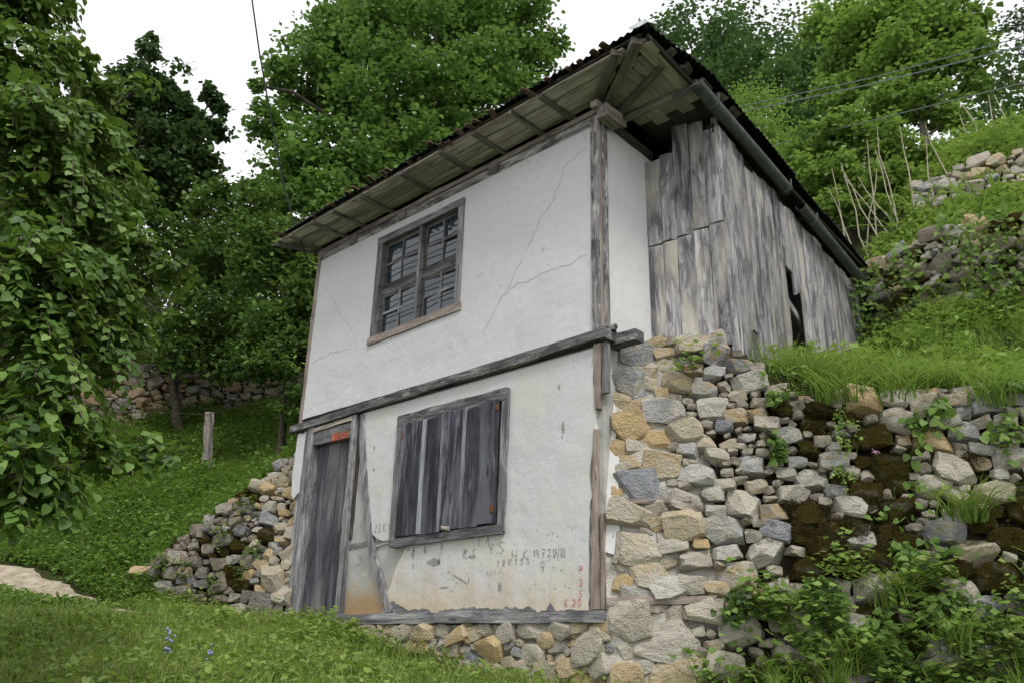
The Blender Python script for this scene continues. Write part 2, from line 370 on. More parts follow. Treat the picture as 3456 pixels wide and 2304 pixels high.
def slab_poly(name, loops, y0, y1, mat, parent):
    """polygon (x,z) with holes, standing in the front plane, from y0 (front) to y1 (back)"""
    L = [[Vector((p[0], p[1], 0)) for p in lp] for lp in loops]
    tris = geometry.tessellate_polygon(L); flat = [p for lp in L for p in lp]; n = len(flat)
    V = [(p.x, y0, p.y) for p in flat] + [(p.x, y1, p.y) for p in flat]
    F = []
    for t in tris:
        a, b, c = (flat[i] for i in t)
        if (b - a).cross(c - a).z < 0: t = (t[0], t[2], t[1])
        F.append((t[0], t[1], t[2])); F.append((t[2] + n, t[1] + n, t[0] + n))
    k = 0
    for lp in L:
        m = len(lp)
        for i in range(m): F.append((k + i, k + (i + 1) % m, n + k + (i + 1) % m, n + k + i))
        k += m
    o = mesh(name, V, F, mat, parent)
    bm = bmesh.new(); bm.from_mesh(o.data); bmesh.ops.recalc_face_normals(bm, faces=bm.faces); bm.to_mesh(o.data); bm.free()
    return o
def rough_line(pts, amp, step, rr):
    out = []
    for a, b in zip(pts[:-1], pts[1:]):
        a = Vector(a); b = Vector(b); n = max(1, int((b - a).length / step)); pn = Vector((-(b - a).y, (b - a).x)).normalized() if (b - a).length > 1e-6 else Vector((0, 0))
        for i in range(n): out.append(tuple(a.lerp(b, i / n) + pn * rr.uniform(-amp, amp)))
    out.append(pts[-1]); return out
def ribbon_data(pts, w, y, taper=False):
    V = []; F = []; n = len(pts)
    for i, p in enumerate(pts):
        a = Vector(pts[max(0, i - 1)]); b = Vector(pts[min(n - 1, i + 1)]); d = (b - a); d = d.normalized() if d.length else Vector((1, 0)); q = Vector((-d.y, d.x))
        ww = w * (.5 + .5 * math.sin(math.pi * (i + .5) / n)) if taper else w
        p = Vector(p); s = p + q * ww / 2; e = p - q * ww / 2
        V += [(s.x, y, s.y), (e.x, y, e.y), (s.x, y + .006, s.y), (e.x, y + .006, e.y)]
    for i in range(n - 1):
        k = 4 * i; F += [(k, k + 1, k + 5, k + 4), (k, k + 4, k + 6, k + 2), (k + 1, k + 3, k + 7, k + 5)]
    return V, F

# ------------------------------------------------------------------ terrain
COMMON = [(-5.7, -1.5, .03), (-7, -2.1, .25), (-4.8, -2.4, 0), (-8.5, -2.5, .5), (-3.2, -3.2, -.35), (-6, -3.5, .05), (-9, -4, .3), (-6.3, -1.05, .32),
          (-6.5, -.6, .75), (-7.2, 0, 1.4), (-8.3, .7, 2.2), (-8, -1.2, 1.0), (-9.5, -1, 1.7), (-10, .2, 2.5), (-8.9, 1.1, 2.42), (-9.15, 1.3, 2.95),
          (-9.8, .2, 2.45), (-10.15, .25, 2.95), (-7.6, 2.2, 2.7), (-7.75, 2.6, 3.15), (-9.9, 2.3, 3.75), (-10.9, .5, 3.2), (-10.8, 2.2, 3.95), (-9.6, 4.0, 4.2),
          (-11.5, .6, 4.6), (-11.3, 2.6, 5.0), (-10, 4.6, 5.2), (-15, 2, 6.6), (-12, 8, 8), (-20, 5, 9), (-12, -3, 1.6), (-18, -6, 2), (-20, -20, -3), (60, -60, -18), (-60, -60, -5), (-60, 40, 26), (-60, 0, 14)]
FRONT = COMMON + [(4.04, -5.35, -1.95), (2.6, -4.4, -1.5), (1.6, -3.2, -1.0), (.8, -2.4, -.78), (-.3, -2.75, -.66), (-1.2, -3.6, -.66), (-2.2, -3.0, -.48),
          (-4.5, -.1, 0), (-3.4, -.15, -.12), (-2.6, -.15, -.27), (-1.9, -.15, -.40), (-1, -.15, -.56), (0, -.2, -.66), (.8, .2, -.66), (1.6, .6, -.6), (2.6, 1.2, -.55), (4, 2.2, -.5), (6, 3.5, -.4),
          (-3, -1.2, -.24), (-4.5, -1, -.04), (-1.5, -1.3, -.48), (0, -1.2, -.70), (1.5, -1, -.8), (3, -.5, -.9), (5, -1, -1.2), (-5.0, -.35, .02), (-5.6, -.8, .15), (20, -20, -9), (30, 10, 0), (8, -8, -3), (60, 0, 3)]
BACK = COMMON + [(-6.15, -.95, .45), (-5.3, -.35, 1.2), (-4.7, .1, 2.0), (-5.2, .6, 2.1), (-6.2, .6, 1.9), (-7.3, 1.4, 2.5), (-5.2, 2, 2.75), (-5.2, 4.5, 3.9), (-4, 6.2, 4.8), (-2, 6.2, 4.8),
          (-3, .3, 1.9), (-1, .3, 1.9), (-3, 4, 1.9), (-1, 4, 1.9),
          (.3, .35, 2.18), (.9, .72, 2.05), (1.25, 1.0, 1.85), (1.6, 1.25, 1.6), (2.2, 1.6, 1.58), (2.9, 2.05, 1.52), (4.2, 2.9, 1.5), (6, 4, 1.5),
          (.8, 1.2, 2.12), (.85, 2.3, 2.45), (.7, 4.6, 3.38), (2.0, 3.2, 2.3), (2.35, 4.3, 2.95), (1.3, 4.1, 3.2), (4, 4.6, 2.8), (6, 6, 2.9),
          (.7, 5.1, 4.05), (1.6, 4.95, 4.15), (2.4, 5.0, 4.2), (4.5, 5.6, 4.2), (.9, 7.0, 6.2), (2.1, 7.3, 6.25), (4, 7.9, 6.2), (.9, 7.45, 6.8), (2.1, 7.7, 6.85), (4, 8.3, 6.8),
          (.3, 10.2, 8.9), (2, 10.5, 8.9), (4, 11, 8.8), (-1, 8, 6.6), (0, 16, 12.2), (-4, 16, 11.5), (-3, 24, 16.5), (-10, 28, 19.5), (5, 20, 13), (-10, 18, 12), (12, 10, 5), (14, 22, 11), (-20, 20, 14), (0, 80, 48), (60, 60, 30), (60, 0, 5)]
class RBF:
    def __init__(s, pts):
        P = np.array(pts, float); s.xy = P[:, :2]; n = len(P)
        K = np.sqrt(((s.xy[:, None] - s.xy[None]) ** 2).sum(-1)); Q = np.c_[np.ones(n), s.xy]
        A = np.block([[K, Q], [Q.T, np.zeros((3, 3))]]); s.w = np.linalg.solve(A, np.r_[P[:, 2], 0, 0, 0])
    def __call__(s, x, y):
        x = np.asarray(x, float); y = np.asarray(y, float); out = s.w[-3] + s.w[-2] * x + s.w[-1] * y
        for (a, b), w in zip(s.xy, s.w[:-3]): out = out + w * np.sqrt((x - a) ** 2 + (y - b) ** 2)
        return out
rf, rb = RBF(FRONT), RBF(BACK)
SDX, SDY = .851, .525                       # direction of the retaining wall right of the house
STEP = [(-30, -17.5), (-6.3, -1.0), (-6.02, -.62), (-5.62, -.22), (-5.27, .15), (-4.95, .42), (-4.7, .62), (-4.5, .62), (0.0, .62), (.3, .66), (.03 + SDX * 1.1 - .2, SDY * 1.1 + .33), (.03 + SDX * 5 - .2, SDY * 5 + .33), (30, 19)]
def side(x, y):
    """signed distance to the step line, positive uphill"""
    x = np.asarray(x, float); y = np.asarray(y, float); best = np.full(x.shape, 1e9); sg = np.zeros(x.shape)
    for (ax, ay), (bx, by) in zip(STEP[:-1], STEP[1:]):
        dx, dy = bx - ax, by - ay; t = np.clip(((x - ax) * dx + (y - ay) * dy) / (dx * dx + dy * dy), 0, 1)
        qx, qy = x - ax - t * dx, y - ay - t * dy; d = np.hypot(qx, qy); c = np.sign(dx * qy - dy * qx)
        m = d < best - 1e-9; best = np.where(m, d, best); sg = np.where(m, c, sg)
    return best * sg
def tz(x, y):
    x = np.asarray(x, float); y = np.asarray(y, float); s = side(x, y)
    t = np.clip(s / .14 + .3, 0, 1); t = t * t * (3 - 2 * t)
    z = rf(x, y) * (1 - t) + rb(x, y) * t
    bumpz = .035 * np.sin(x * 2.3 + 1.1 * np.sin(y * 1.7)) * np.sin(y * 2.9 + .8 * np.sin(x * 2.1)) + .015 * np.sin(x * 7.1 + y * 3) * np.sin(y * 8.3)
    bumpz = bumpz + np.where((x > .9) & (s > .3), .07 * np.sin(x * 4.1 + 2 * np.sin(y * 2.2)) * np.sin(y * 3.7 + 1.5 * np.sin(x * 2.9)), 0)
    inside = (x > -4.55) & (x < -.02) & (y > .12) & (y < 5.2)
    return np.where(inside, np.minimum(z, 1.9), z + bumpz)
def axis(a, b, st, far0, far1):
    mid = np.arange(a, b + st / 2, st); l = []; r = []; k = a; s = st
    while k > far0: s *= 1.22; k -= s; l.append(k)
    k = b; s = st
    while k < far1: s *= 1.22; k += s; r.append(k)
    return np.concatenate([l[::-1], mid, r])
gx = axis(-13, 6, .1, -95, 95); gy = axis(-6.5, 11, .1, -95, 120)
GX, GY = np.meshgrid(gx, gy); GZ = tz(GX, GY)
nx, ny = len(gx), len(gy)
idx = np.arange(nx * ny).reshape(ny, nx)
gf = np.stack([idx[:-1, :-1], idx[:-1, 1:], idx[1:, 1:], idx[1:, :-1]], -1).reshape(-1, 4)
gm = fast_mesh('ground', np.c_[GX.ravel(), GY.ravel(), GZ.ravel()], gf, smooth=True); gm.materials.append(M['ground'])
tag(link('ground', gm), 'grassy hillside earth under the plants', kind='structure')
# sandy path on the left
pc = [(-9.6, -2.75), (-8.4, -2.38), (-7.3, -2.03), (-6.5, -1.78), (-6.0, -1.60), (-5.3, -1.55), (-4.4, -1.66)]
PV = []; PF = []; NJ = 9; fine = []
for a, b in zip(pc[:-1], pc[1:]):
    for i in range(6): fine.append((a[0] + (b[0] - a[0]) * i / 6, a[1] + (b[1] - a[1]) * i / 6))
for i, (x, y) in enumerate(fine):
    w = .36 * (1 - .6 * (i / len(fine)) ** 2) + .04 * math.sin(i * 1.3)
    for j in range(NJ):
        t = (j / (NJ - 1) - .5) * 2; xx, yy = x + .3 * t * w, y + .95 * t * w
        PV.append((xx, yy, float(tz(xx, yy)) + .018 - .02 * abs(t) ** 4))
for i in range(len(fine) - 1):
    for j in range(NJ - 1): PF.append((i * NJ + j, (i + 1) * NJ + j, (i + 1) * NJ + j + 1, i * NJ + j + 1))
PV = np.array(PV); pth = mesh('path', PV, PF, 'sand', sharp=60); tag(pth, 'sandy trodden path at the left edge', kind='structure')

# ------------------------------------------------------------------ stones
def clip(poly, px, py, nx_, ny_):
    out = []
    for i in range(len(poly)):
        a = poly[i]; b = poly[(i + 1) % len(poly)]
        da = (a[0] - px) * nx_ + (a[1] - py) * ny_; db = (b[0] - px) * nx_ + (b[1] - py) * ny_
        if da <= 0: out.append(a)
        if (da < 0 < db) or (db < 0 < da):
            t = da / (da - db); out.append((a[0] + (b[0] - a[0]) * t, a[1] + (b[1] - a[1]) * t))
    return out
def inpoly(p, poly):
    c = False; j = len(poly) - 1
    for i in range(len(poly)):
        if (poly[i][1] > p[1]) != (poly[j][1] > p[1]) and p[0] < (poly[j][0] - poly[i][0]) * (p[1] - poly[i][1]) / (poly[j][1] - poly[i][1]) + poly[i][0]: c = not c
        j = i
    return c
def pack(domain, sizef, rr, asp=1.45, tries=9000, xmin=-1e9, xmax=1e9, ymax=1e9):
    xs = [p[0] for p in domain]; ys = [p[1] for p in domain]; S = []
    for k in range(tries):
        p = (rr.uniform(min(xs), max(xs)), rr.uniform(min(ys), max(ys)))
        if not inpoly(p, domain): continue
        r = sizef(p[0], p[1]) * (rr.uniform(1.15, 1.75) if k < tries * .05 else rr.uniform(.75, 1.1) if k < tries * .4 else rr.uniform(.36, .7))
        if all(((p[0] - q[0]) / asp) ** 2 + (p[1] - q[1]) ** 2 > ((r + q[2]) * .93) ** 2 for q in S): S.append((p[0], p[1], r))
    cells = []
    for i, (x, y, r) in enumerate(S):
        th0 = rr.uniform(0, 6.28)
        poly = [(x + asp * 1.75 * r * rr.uniform(.85, 1.1) * math.cos(th0 + 6.2832 * k / 7), y + 1.75 * r * rr.uniform(.85, 1.1) * math.sin(th0 + 6.2832 * k / 7)) for k in range(7)]
        for j, (a, b, q) in enumerate(S):
            if j == i or abs(a - x) > 5 * (r + q) or abs(b - y) > 4 * (r + q): continue
            dx, dy = (a - x) / asp, b - y; d2 = dx * dx + dy * dy
            t = .5 + (r * r - q * q) / (2 * d2); t = min(.8, max(.2, t))
            mx, my = x + (a - x) * t, y + dy * t
            poly = clip(poly, mx, my, dx / asp, dy)
            if len(poly) < 3: break
        for args in ((xmin, 0, -1, 0), (xmax, 0, 1, 0), (0, ymax, 0, 1)):
            if len(poly) >= 3 and abs(args[0] + args[1]) < 1e8: poly = clip(poly, *args)
        if len(poly) >= 3: cells.append(((x, y), r, poly))
    return cells
def knapped(seed):
    """angular rock of unit half size: a block broken by random planes, faces roughened"""
    rr = random.Random(seed); bm = bmesh.new(); bmesh.ops.create_cube(bm, size=2.0)
    for v in bm.verts: v.co = Vector((v.co.x * rr.uniform(.85, 1.1), v.co.y * rr.uniform(.8, 1.1), v.co.z * rr.uniform(.8, 1.1)))
    for j in range(17):
        no = Vector((rr.gauss(0, 1), rr.gauss(0, 1), rr.gauss(0, 1))).normalized(); sup = max(v.co.dot(no) for v in bm.verts)
        g_ = bmesh.ops.bisect_plane(bm, geom=bm.verts[:] + bm.edges[:] + bm.faces[:], dist=1e-5, plane_co=no * sup * rr.uniform(.70, .9), plane_no=no, clear_outer=True)
        ed = [e for e in g_['geom_cut'] if isinstance(e, bmesh.types.BMEdge)]
        if len(ed) >= 3: bmesh.ops.contextual_create(bm, geom=ed)
    bmesh.ops.dissolve_limit(bm, angle_limit=R(8), verts=bm.verts[:], edges=bm.edges[:])
    bmesh.ops.bevel(bm, geom=bm.edges[:], offset=.06, segments=1, affect='EDGES', clamp_overlap=True)
    bmesh.ops.triangulate(bm, faces=bm.faces[:]); long = [e for e in bm.edges if e.calc_length() > .45]
    bmesh.ops.subdivide_edges(bm, edges=long, cuts=1, use_grid_fill=False); bmesh.ops.triangulate(bm, faces=bm.faces[:])
    off = Vector((seed * 3.1, seed * 1.7, 0))
    for v in bm.verts: v.co *= 1 + .10 * noise.noise(v.co * 1.7 + off) + .05 * noise.noise(v.co * 4.5 + off)
    me = bpy.data.meshes.new('stone'); bm.to_mesh(me); bm.free()
    me.polygons.foreach_set('use_smooth', [True] * len(me.polygons)); me.set_sharp_from_angle(angle=R(24)); return me
KN = {}
def knap_of(k, mat):
    if (k, mat) not in KN:
        if (k, None) not in KN: KN[(k, None)] = knapped(k + 300)
        me = KN[(k, None)].copy(); me.materials.append(M[mat]); KN[(k, mat)] = me
    return KN[(k, mat)]
def lay_stones(cells, place, parent, matf, rr, gap=.006, bulgef=.045, depth=.12, limit=300, asp=1.45, fill=.99, out=.0, mortared=lambda u, v: False):
    """one rock per packed site, tipped and set in or out at random like laid rubble"""
    cells = sorted(cells, key=lambda c: -c[1]); rest = []
    for i, ((u, v), r, poly) in enumerate(cells):
        ex = (max(p[0] for p in poly) - min(p[0] for p in poly)) / 2; ey = (max(p[1] for p in poly) - min(p[1] for p in poly)) / 2
        ex = .45 * ex + .55 * r * asp; ey = .45 * ey + .55 * r; cu = (max(p[0] for p in poly) + min(p[0] for p in poly)) / 2; cv = (max(p[1] for p in poly) + min(p[1] for p in poly)) / 2
        o = Vector(place(cu, cv, 0)); X = (Vector(place(cu + .02, cv, 0)) - o).normalized(); Z = Vector(place(cu, cv, .02)) - o; Z = (Z - X * Z.dot(X)).normalized(); Y = Z.cross(X)
        tight = mortared(u, v); fl = 1.13 if tight else fill; dz = max(.06, min(.14, r * 1.25)) * rr.uniform(.8, 1.2); base = Vector(place(cu, cv, out + rr.uniform(-.3, .25) * r * (.4 if tight else 1) - dz * .45 - (.012 if tight else 0)))
        B = Matrix(((X.x, Y.x, Z.x, base.x), (X.y, Y.y, Z.y, base.y), (X.z, Y.z, Z.z, base.z), (0, 0, 0, 1)))
        mw = B @ Matrix.Rotation(rr.gauss(0, .16), 4, 'Z') @ Matrix.Rotation(rr.gauss(0, .12 if tight else .24), 4, 'Y') @ Matrix.Rotation(rr.gauss(0, .12 if tight else .24), 4, 'X') @ Matrix.Diagonal((ex * fl * rr.uniform(.92, 1.06), ey * fl * rr.uniform(.92, 1.08), dz, 1)) @ Matrix.Rotation(rr.choice((0, math.pi)), 4, rr.choice('XYZ'))
        k = rr.randrange(28); mt = matf(u, v, rr)
        if i < limit: link('stone', knap_of(k, mt), parent, mw)
        else:
            me = knap_of(k, mt); rest.append(([mw @ w.co for w in me.vertices], [tuple(f.vertices) for f in me.polygons]))
    if rest:
        V, F = join(rest); o = mesh('stone_chippings', V, F, 'chip', parent, None, 24); o['kind'] = 'stuff'
    return len(cells)
def loose(parent, pos, size, mat, rr, name='stone'):
    mw = Matrix.Translation(pos) @ Matrix.Rotation(rr.uniform(0, 6.28), 4, 'Z') @ Matrix.Rotation(rr.uniform(-.25, .25), 4, 'X') @ Matrix.Diagonal((size[0], size[1], size[2], 1))
    return link(name, knap_of(rr.randrange(28), mat), parent, mw)

# ================================================================== HOUSE
house = thing('hillside_house', 'white plastered two storey timber framed house with grey board annexe and dark tin roof', 'house', (0, 0, 0))
hr = random.Random(21)
XL, XR = -4.58, 0.03
ZT = 4.50
# --- structural walls behind the plaster
def boxes_mesh(name, bl, mat, parent):
    parts = []
    for lo, hi in bl:
        V = [(x, y, z) for z in (lo[2], hi[2]) for x, y in ((lo[0], lo[1]), (hi[0], lo[1]), (hi[0], hi[1]), (lo[0], hi[1]))]
        parts.append((V, BOXF))
    V, F = join(parts); return mesh(name, V, F, mat, parent)
WX0, WX1, WZ0, WZ1 = -3.235, -1.895, 3.06, 4.25          # upper window opening
boxes_mesh('infill_wall', [((-4.55, .03, -.3), (-4.27, .3, 2.2)), ((-3.42, .03, -.02), (-.02, .3, 2.2)), ((-4.27, .16, -.02), (-3.42, .3, 2.2))], 'mud', house)
boxes_mesh('upper_wall_core', [((XL + .03, .02, 2.2), (WX0, .2, ZT)), ((WX1, .02, 2.2), (-.02, .2, ZT)), ((WX0, .02, 2.2), (WX1, .2, WZ0)), ((WX0, .02, WZ1), (WX1, .2, ZT))], 'dark', house)
box('interior_back', (-4.4, 1.6, 2.2), (-.1, 1.65, 4.5), 'dark', house)
lw = boxes_mesh('left_side_wall', [((XL - .0, .2, -.3), (XL + .25, 5.0, 4.55))], 'plaster', house)
bw = boxes_mesh('rear_wall', [((XL + .25, 4.8, 1.5), (.0, 5.0, 4.55)), ((-.02, .95, 2.0), (.06, 4.8, 4.45))], 'plaster', house)
# --- plaster sheets
up_outer = rough_line([(XL + .025, 2.31), (-.085, 2.31)], .004, .1, hr)[:-1] + [(-.085, 2.31)] + [(-.085, 4.44), (XL + .025, 4.47)]
wh = [(WX0 - .06, WZ0 - .045), (WX1 + .055, WZ0 - .045), (WX1 + .055, WZ1 + .05), (WX0 - .06, WZ1 + .05)]
wh = rough_line(wh + [wh[0]], .006, .12, hr)[:-1]
upw = slab_poly('upper_plaster', [up_outer, wh], -.012, .018, 'plaster', house)
edge_l = [(-3.335, 2.17), (-3.27, 1.9), (-3.225, 1.74), (-3.15, 1.45), (-3.118, 1.30), (-3.06, 1.06), (-3.013, .924), (-2.978, .806), (-2.898, .759), (-2.80, .735), (-2.713, .73), (-2.655, .765), (-2.655, .70),
          (-2.60, .655), (-2.417, .647), (-2.47, .581), (-2.536, .508), (-2.614, .328), (-2.693, .164)]
edge_b = [(-2.693, .164), (-2.541, .13), (-2.416, .09), (-2.318, .059), (-2.179, .064), (-2.065, .054), (-1.951, .024), (-1.85, .05), (-1.737, .055), (-1.468, .063), (-1.229, .042), (-1.038, .048), (-.782, .049), (-.692, .016), (-.605, .021), (-.555, .088), (-.503, .025), (-.159, .012)]
edge_r = [(-.159, .012), (-.15, .6), (-.14, .85), (-.11, .9), (-.15, 1.1), (-.10, 1.3), (-.075, 1.45), (-.07, 1.75), (-.10, 1.85), (-.085, 2.0), (-.09, 2.17)]
low_outer = rough_line(edge_l, .008, .04, hr)[:-1] + rough_line(edge_b, .012, .03, hr)[:-1] + rough_line(edge_r, .008, .05, hr)
lwh = [(-2.60, .70), (-1.10, .70), (-1.10, 1.97), (-2.60, 1.97)]
lowp = slab_poly('lower_plaster', [low_outer, rough_line(lwh + [lwh[0]], .006, .1, hr)[:-1]], -.006, .028, 'plaster_low', house)
slab_poly('door_side_plaster', [rough_line([(-4.60, 2.13), (-4.42, 2.12), (-4.40, 1.7), (-4.39, 1.42), (-4.47, 1.39), (-4.54, 1.34), (-4.60, 1.40), (-4.62, 1.65), (-4.60, 2.13)], .008, .05, hr)[:-1]], -.016, .028, 'plaster_low', house)
# return wall of the upper floor
box('return_wall', (-.02, .06, 2.28), (.045, .80, 4.46), 'plaster', house)
# exposed patches and scratches on the plaster
PY = -.0085
def blob(name, cx, cz, w, h, rr, y=PY, mat='scratch'):
    n = 13; pts = [(cx + w / 2 * rr.uniform(.55, 1.1) * math.cos(6.283 * k / n), cz + h / 2 * rr.uniform(.55, 1.1) * math.sin(6.283 * k / n)) for k in range(n)]
    return slab_poly(name, [pts], y, y + .012, mat, parent_plaster)
parent_plaster = lowp
for cx, cz, w, h in [(-2.0, .485, .2, .08), (-2.31, .58, .06, .13), (-2.14, .6, .045, .09), (-1.905, .62, .035, .085), (-2.39, .62, .08, .03), (-.423, 1.525, .045, .13), (-.435, 1.44, .02, .035), (-.47, 1.9, .03, .06), (-3.07, 1.74, .03, .07), (-3.05, 1.50, .05, .04), (-1.5, .5, .1, .03),
                     (-1.58, .55, .05, .06), (-1.84, .245, .14, .02), (-2.3, .46, .02, .06), (-1.93, .48, .015, .09), (-1.79, .38, .03, .03), (-1.52, .3, .02, .05), (-1.13, .22, .05, .1)]:
    blob('flaked_patch', cx, cz, w, h, hr)
GLY = {'Z': [[(0, 1), (1, 1), (0, 0), (1, 0)]], 'E': [[(1, 1), (0, 1), (0, 0), (1, 0)], [(0, .5), (.8, .5)]], 'K': [[(0, 1), (0, 0)], [(.9, 1), (0, .45), (1, 0)]], 'I': [[(.5, 1), (.5, 0)]],
       'F': [[(1, 1), (0, 1), (0, 0)], [(0, .55), (.7, .55)]], 'A': [[(0, 0), (.5, 1), (1, 0)], [(.2, .4), (.8, .4)]], 'Y': [[(0, 1), (.5, .5), (1, 1)], [(.5, .5), (.5, 0)]], 'S': [[(1, .9), (.5, 1), (0, .8), (.3, .55), (.8, .4), (1, .2), (.5, 0), (0, .1)]],
       'H': [[(0, 1), (0, 0)], [(1, 1), (1, 0)], [(0, .5), (1, .5)]], '1': [[(.2, .8), (.5, 1), (.5, 0)]], '9': [[(.9, .6), (.4, .5), (.1, .75), (.4, 1), (.9, .9), (.9, .5), (.6, 0)]], '7': [[(0, 1), (1, 1), (.4, 0)], [(.3, .5), (.9, .5)]],
       '2': [[(0, .8), (.4, 1), (.9, .85), (.8, .5), (0, 0), (1, 0)]], '/': [[(.2, 0), (.8, 1)]], '.': [[(.4, 0), (.55, .08)]], 'V': [[(0, 1), (.5, 0), (1, 1)]], 'P': [[(0, 0), (0, 1), (.8, 1), (1, .75), (.8, .5), (0, .5)]], '5': [[(1, 1), (.1, 1), (0, .55), (.7, .6), (1, .3), (.6, 0), (0, .05)]],
       '6': [[(.9, 1), (.3, .8), (0, .3), (.4, 0), (.9, .2), (.8, .45), (.1, .4)]], '0': [[(.5, 1), (.05, .75), (.05, .25), (.5, 0), (.95, .25), (.95, .75), (.5, 1)]], '3': [[(0, .95), (.6, 1), (.9, .75), (.4, .5), (1, .25), (.5, 0), (0, .1)]], 'T': [[(0, 1), (1, 1)], [(.5, 1), (.5, 0)]], 'R': [[(0, 0), (0, 1), (.8, 1), (.9, .7), (.1, .5), (1, 0)]]}
def write(name, text, x, z, h, mat, width, rr, adv=None, jit=.06, y=PY - .001, parent=None, wf=.55):
    parts = []; adv = adv or h * .85
    for ch in text:
        if ch in GLY:
            for st in GLY[ch]:
                pts = [(x + (a + rr.uniform(-jit, jit)) * h * wf, z + (b + rr.uniform(-jit, jit)) * h) for a, b in st]
                parts.append(ribbon_data(pts, width, y))
        x += adv * (.5 if ch in '.I1/ ' else 1); z += rr.uniform(-jit, jit) * h * .5
    V, F = join(parts); return mesh(name, V, F, mat, parent or lowp)
write('scratched_name', 'ZEKI', -2.95, .835, .07, 'scratch', .0055, hr, .072, .12)
write('scratched_initials', 'FA', -1.41, .60, .07, 'scratch', .0055, hr, .095, .12)
write('scratched_initials', 'Y.S', -1.28, .50, .10, 'scratch', .0055, hr, .085, .12)
write('scratched_initials', 'HK', -.99, .435, .085, 'scratch', .0055, hr, .13, .12)
write('scratched_date', '1972', -.75, .45, .06, 'scratch', .006, hr, .065)
write('scratched_date', '1/VIII', -.54, .435, .07, 'scratch', .006, hr, .04)
write('scratched_initials', 'TRE353', -1.17, .40, .045, 'crack', .005, hr, .07, .15)
write('scratched_initials', '9', -.67, .32, .09, 'scratch', .006, hr)
write('scratched_initials', 'K.S', -1.6, .49, .08, 'scratch', .0055, hr, .075)
write('scratched_marks', '1./.1./I.', -1.3, .33, .03, 'crack', .005, hr, .05, .2)
wl_ = ribbon_data([(-1.73, .355), (-1.66, .325), (-1.6, .30), (-1.53, .268)], .012, PY - .001); mesh('scratched_line', *wl_, 'scratch', lowp)
write('red_stencil_letter', 'P', -.25, .30, .055, 'redpaint', .011, hr, .03, .02)
write('red_stencil_digit', '2', -.25, .205, .05, 'redpaint', .011, hr, .03, .02)
write('red_stencil_digit', '5', -.25, .12, .045, 'redpaint', .007, hr, .03, .02)
write('red_stencil_digit', '6.20', -.405, .05, .055, 'redpaint', .011, hr, .056, .02)
# tiny pits
pits = []
for k in range(150):
    x, z = (hr.uniform(-2.2, -.2), hr.uniform(.1, .68)) if k < 90 else (hr.uniform(-4.4, -.2), hr.uniform(2.4, 4.3))
    if k >= 90 and WX0 - .15 < x < WX1 + .15 and z > 2.9: continue
    s = hr.uniform(.003, .009); y = PY if k < 90 else -.0145
    pits.append(ribbon_data([(x, z), (x + s * hr.uniform(.6, 2), z + s * hr.uniform(-1, 1))], s, y))
pp = mesh('plaster_pits', *join(pits), 'crack', lowp); pp['kind'] = 'stuff'
# cracks of the upper wall
for pts, w in [([(-.145, 4.22), (-.40, 4.14), (-.47, 4.0), (-.57, 3.79), (-.70, 3.69), (-.78, 3.535), (-.905, 3.36)], .0026), ([(-.145, 3.09), (-.35, 3.06), (-.56, 3.075), (-.80, 3.04), (-1.0, 3.06), (-1.24, 2.95), (-1.35, 2.8), (-1.465, 2.64)], .0026),
               ([(-4.37, 4.02), (-4.1, 3.7), (-3.907, 3.446), (-3.7, 3.25), (-3.55, 3.10)], .0024), ([(-4.47, 3.01), (-4.1, 3.06), (-3.755, 3.04)], .0024), ([(-.95, 3.3), (-1.1, 3.08), (-1.24, 2.95)], .003)]:
    mesh('crack', *ribbon_data(rough_line(pts, .016, .05, hr), w, -.0145, True), 'crack', upw)
# --- timbers
plank('sill_beam', house, (-4.45, -.035, -.01), (-1.9, -.03, -.022), .095, .12, (0, -1, 0), 'frame', .006, 10)
plank('sill_beam', house, (-1.92, -.04, -.022), (.0, -.04, -.035), .085, .12, (0, -1, 0), 'frame', .006, 9)
plank('sill_backing_board', house, (-2.72, -.001, .085), (-.1, -.001, .055), .15, .025, (0, -1, 0), 'frame', .006, 9)
plank('mid_beam', house, (-4.74, -.055, 2.205), (.075, -.06, 2.268), .088, .16, (0, -1, 0), 'beam', .006, 16)
plank('beam_stub', house, (-.05, .10, 2.255), (.28, .10, 2.245), .10, .13, (0, -1, 0), 'beam', .005, 3)
plank('post_foot_block', house, (.0, .0, 2.345), (.10, .05, 2.34), .05, .1, (0, -1, 0), 'beam', .01, 2, .02)
plank('top_plate', house, (XL - .02, -.02, 4.50), (.05, -.02, 4.49), .10, .15, (0, -1, 0), 'post', .006, 14)
plank('top_plate_board', house, (XL - .02, -.035, 4.575), (.06, -.035, 4.575), .055, .12, (0, -1, 0), 'brown', .008, 14)
for x in (-3.9, -2.95, -1.45): plank('plate_block', house, (x, -.045, 4.5), (x + .14, -.045, 4.5), .10, .03, (0, -1, 0), 'rafter', .004, 2)
plank('corner_post', house, (-.025, -.035, 2.33), (-.025, -.035, 4.52), .105, .1, (0, -1, 0), 'post', .005, 12)
plank('corner_post_strip', house, (.031, -.04, 2.33), (.031, -.04, 4.5), .012, .09, (0, -1, 0), 'brown', .002, 8)
plank('corner_post_side', house, (.062, .022, 2.34), (.062, .022, 4.47), .05, .03, (1, 0, 0), 'post', .003, 10)
plank('edge_post', house, (XL + .0, -.025, 2.26), (XL + .0, -.025, 4.5), .055, .12, (0, -1, 0), 'brown', .004, 10)
plank('lower_corner_post', house, (-.095, -.022, .02), (-.075, -.018, 1.45), .085, .06, (0, -1, 0), 'brown', .009, 14, w1=.03, seed=4)
plank('lower_corner_post', house, (-.045, -.018, 1.62), (-.04, -.02, 2.2), .045, .06, (0, -1, 0), 'brown', .007, 8, w1=.085, seed=5)
plank('corner_lath', house, (-.022, -.012, .02), (-.02, -.008, .75), .03, .05, (0, -1, 0), 'brown', .003, 5)
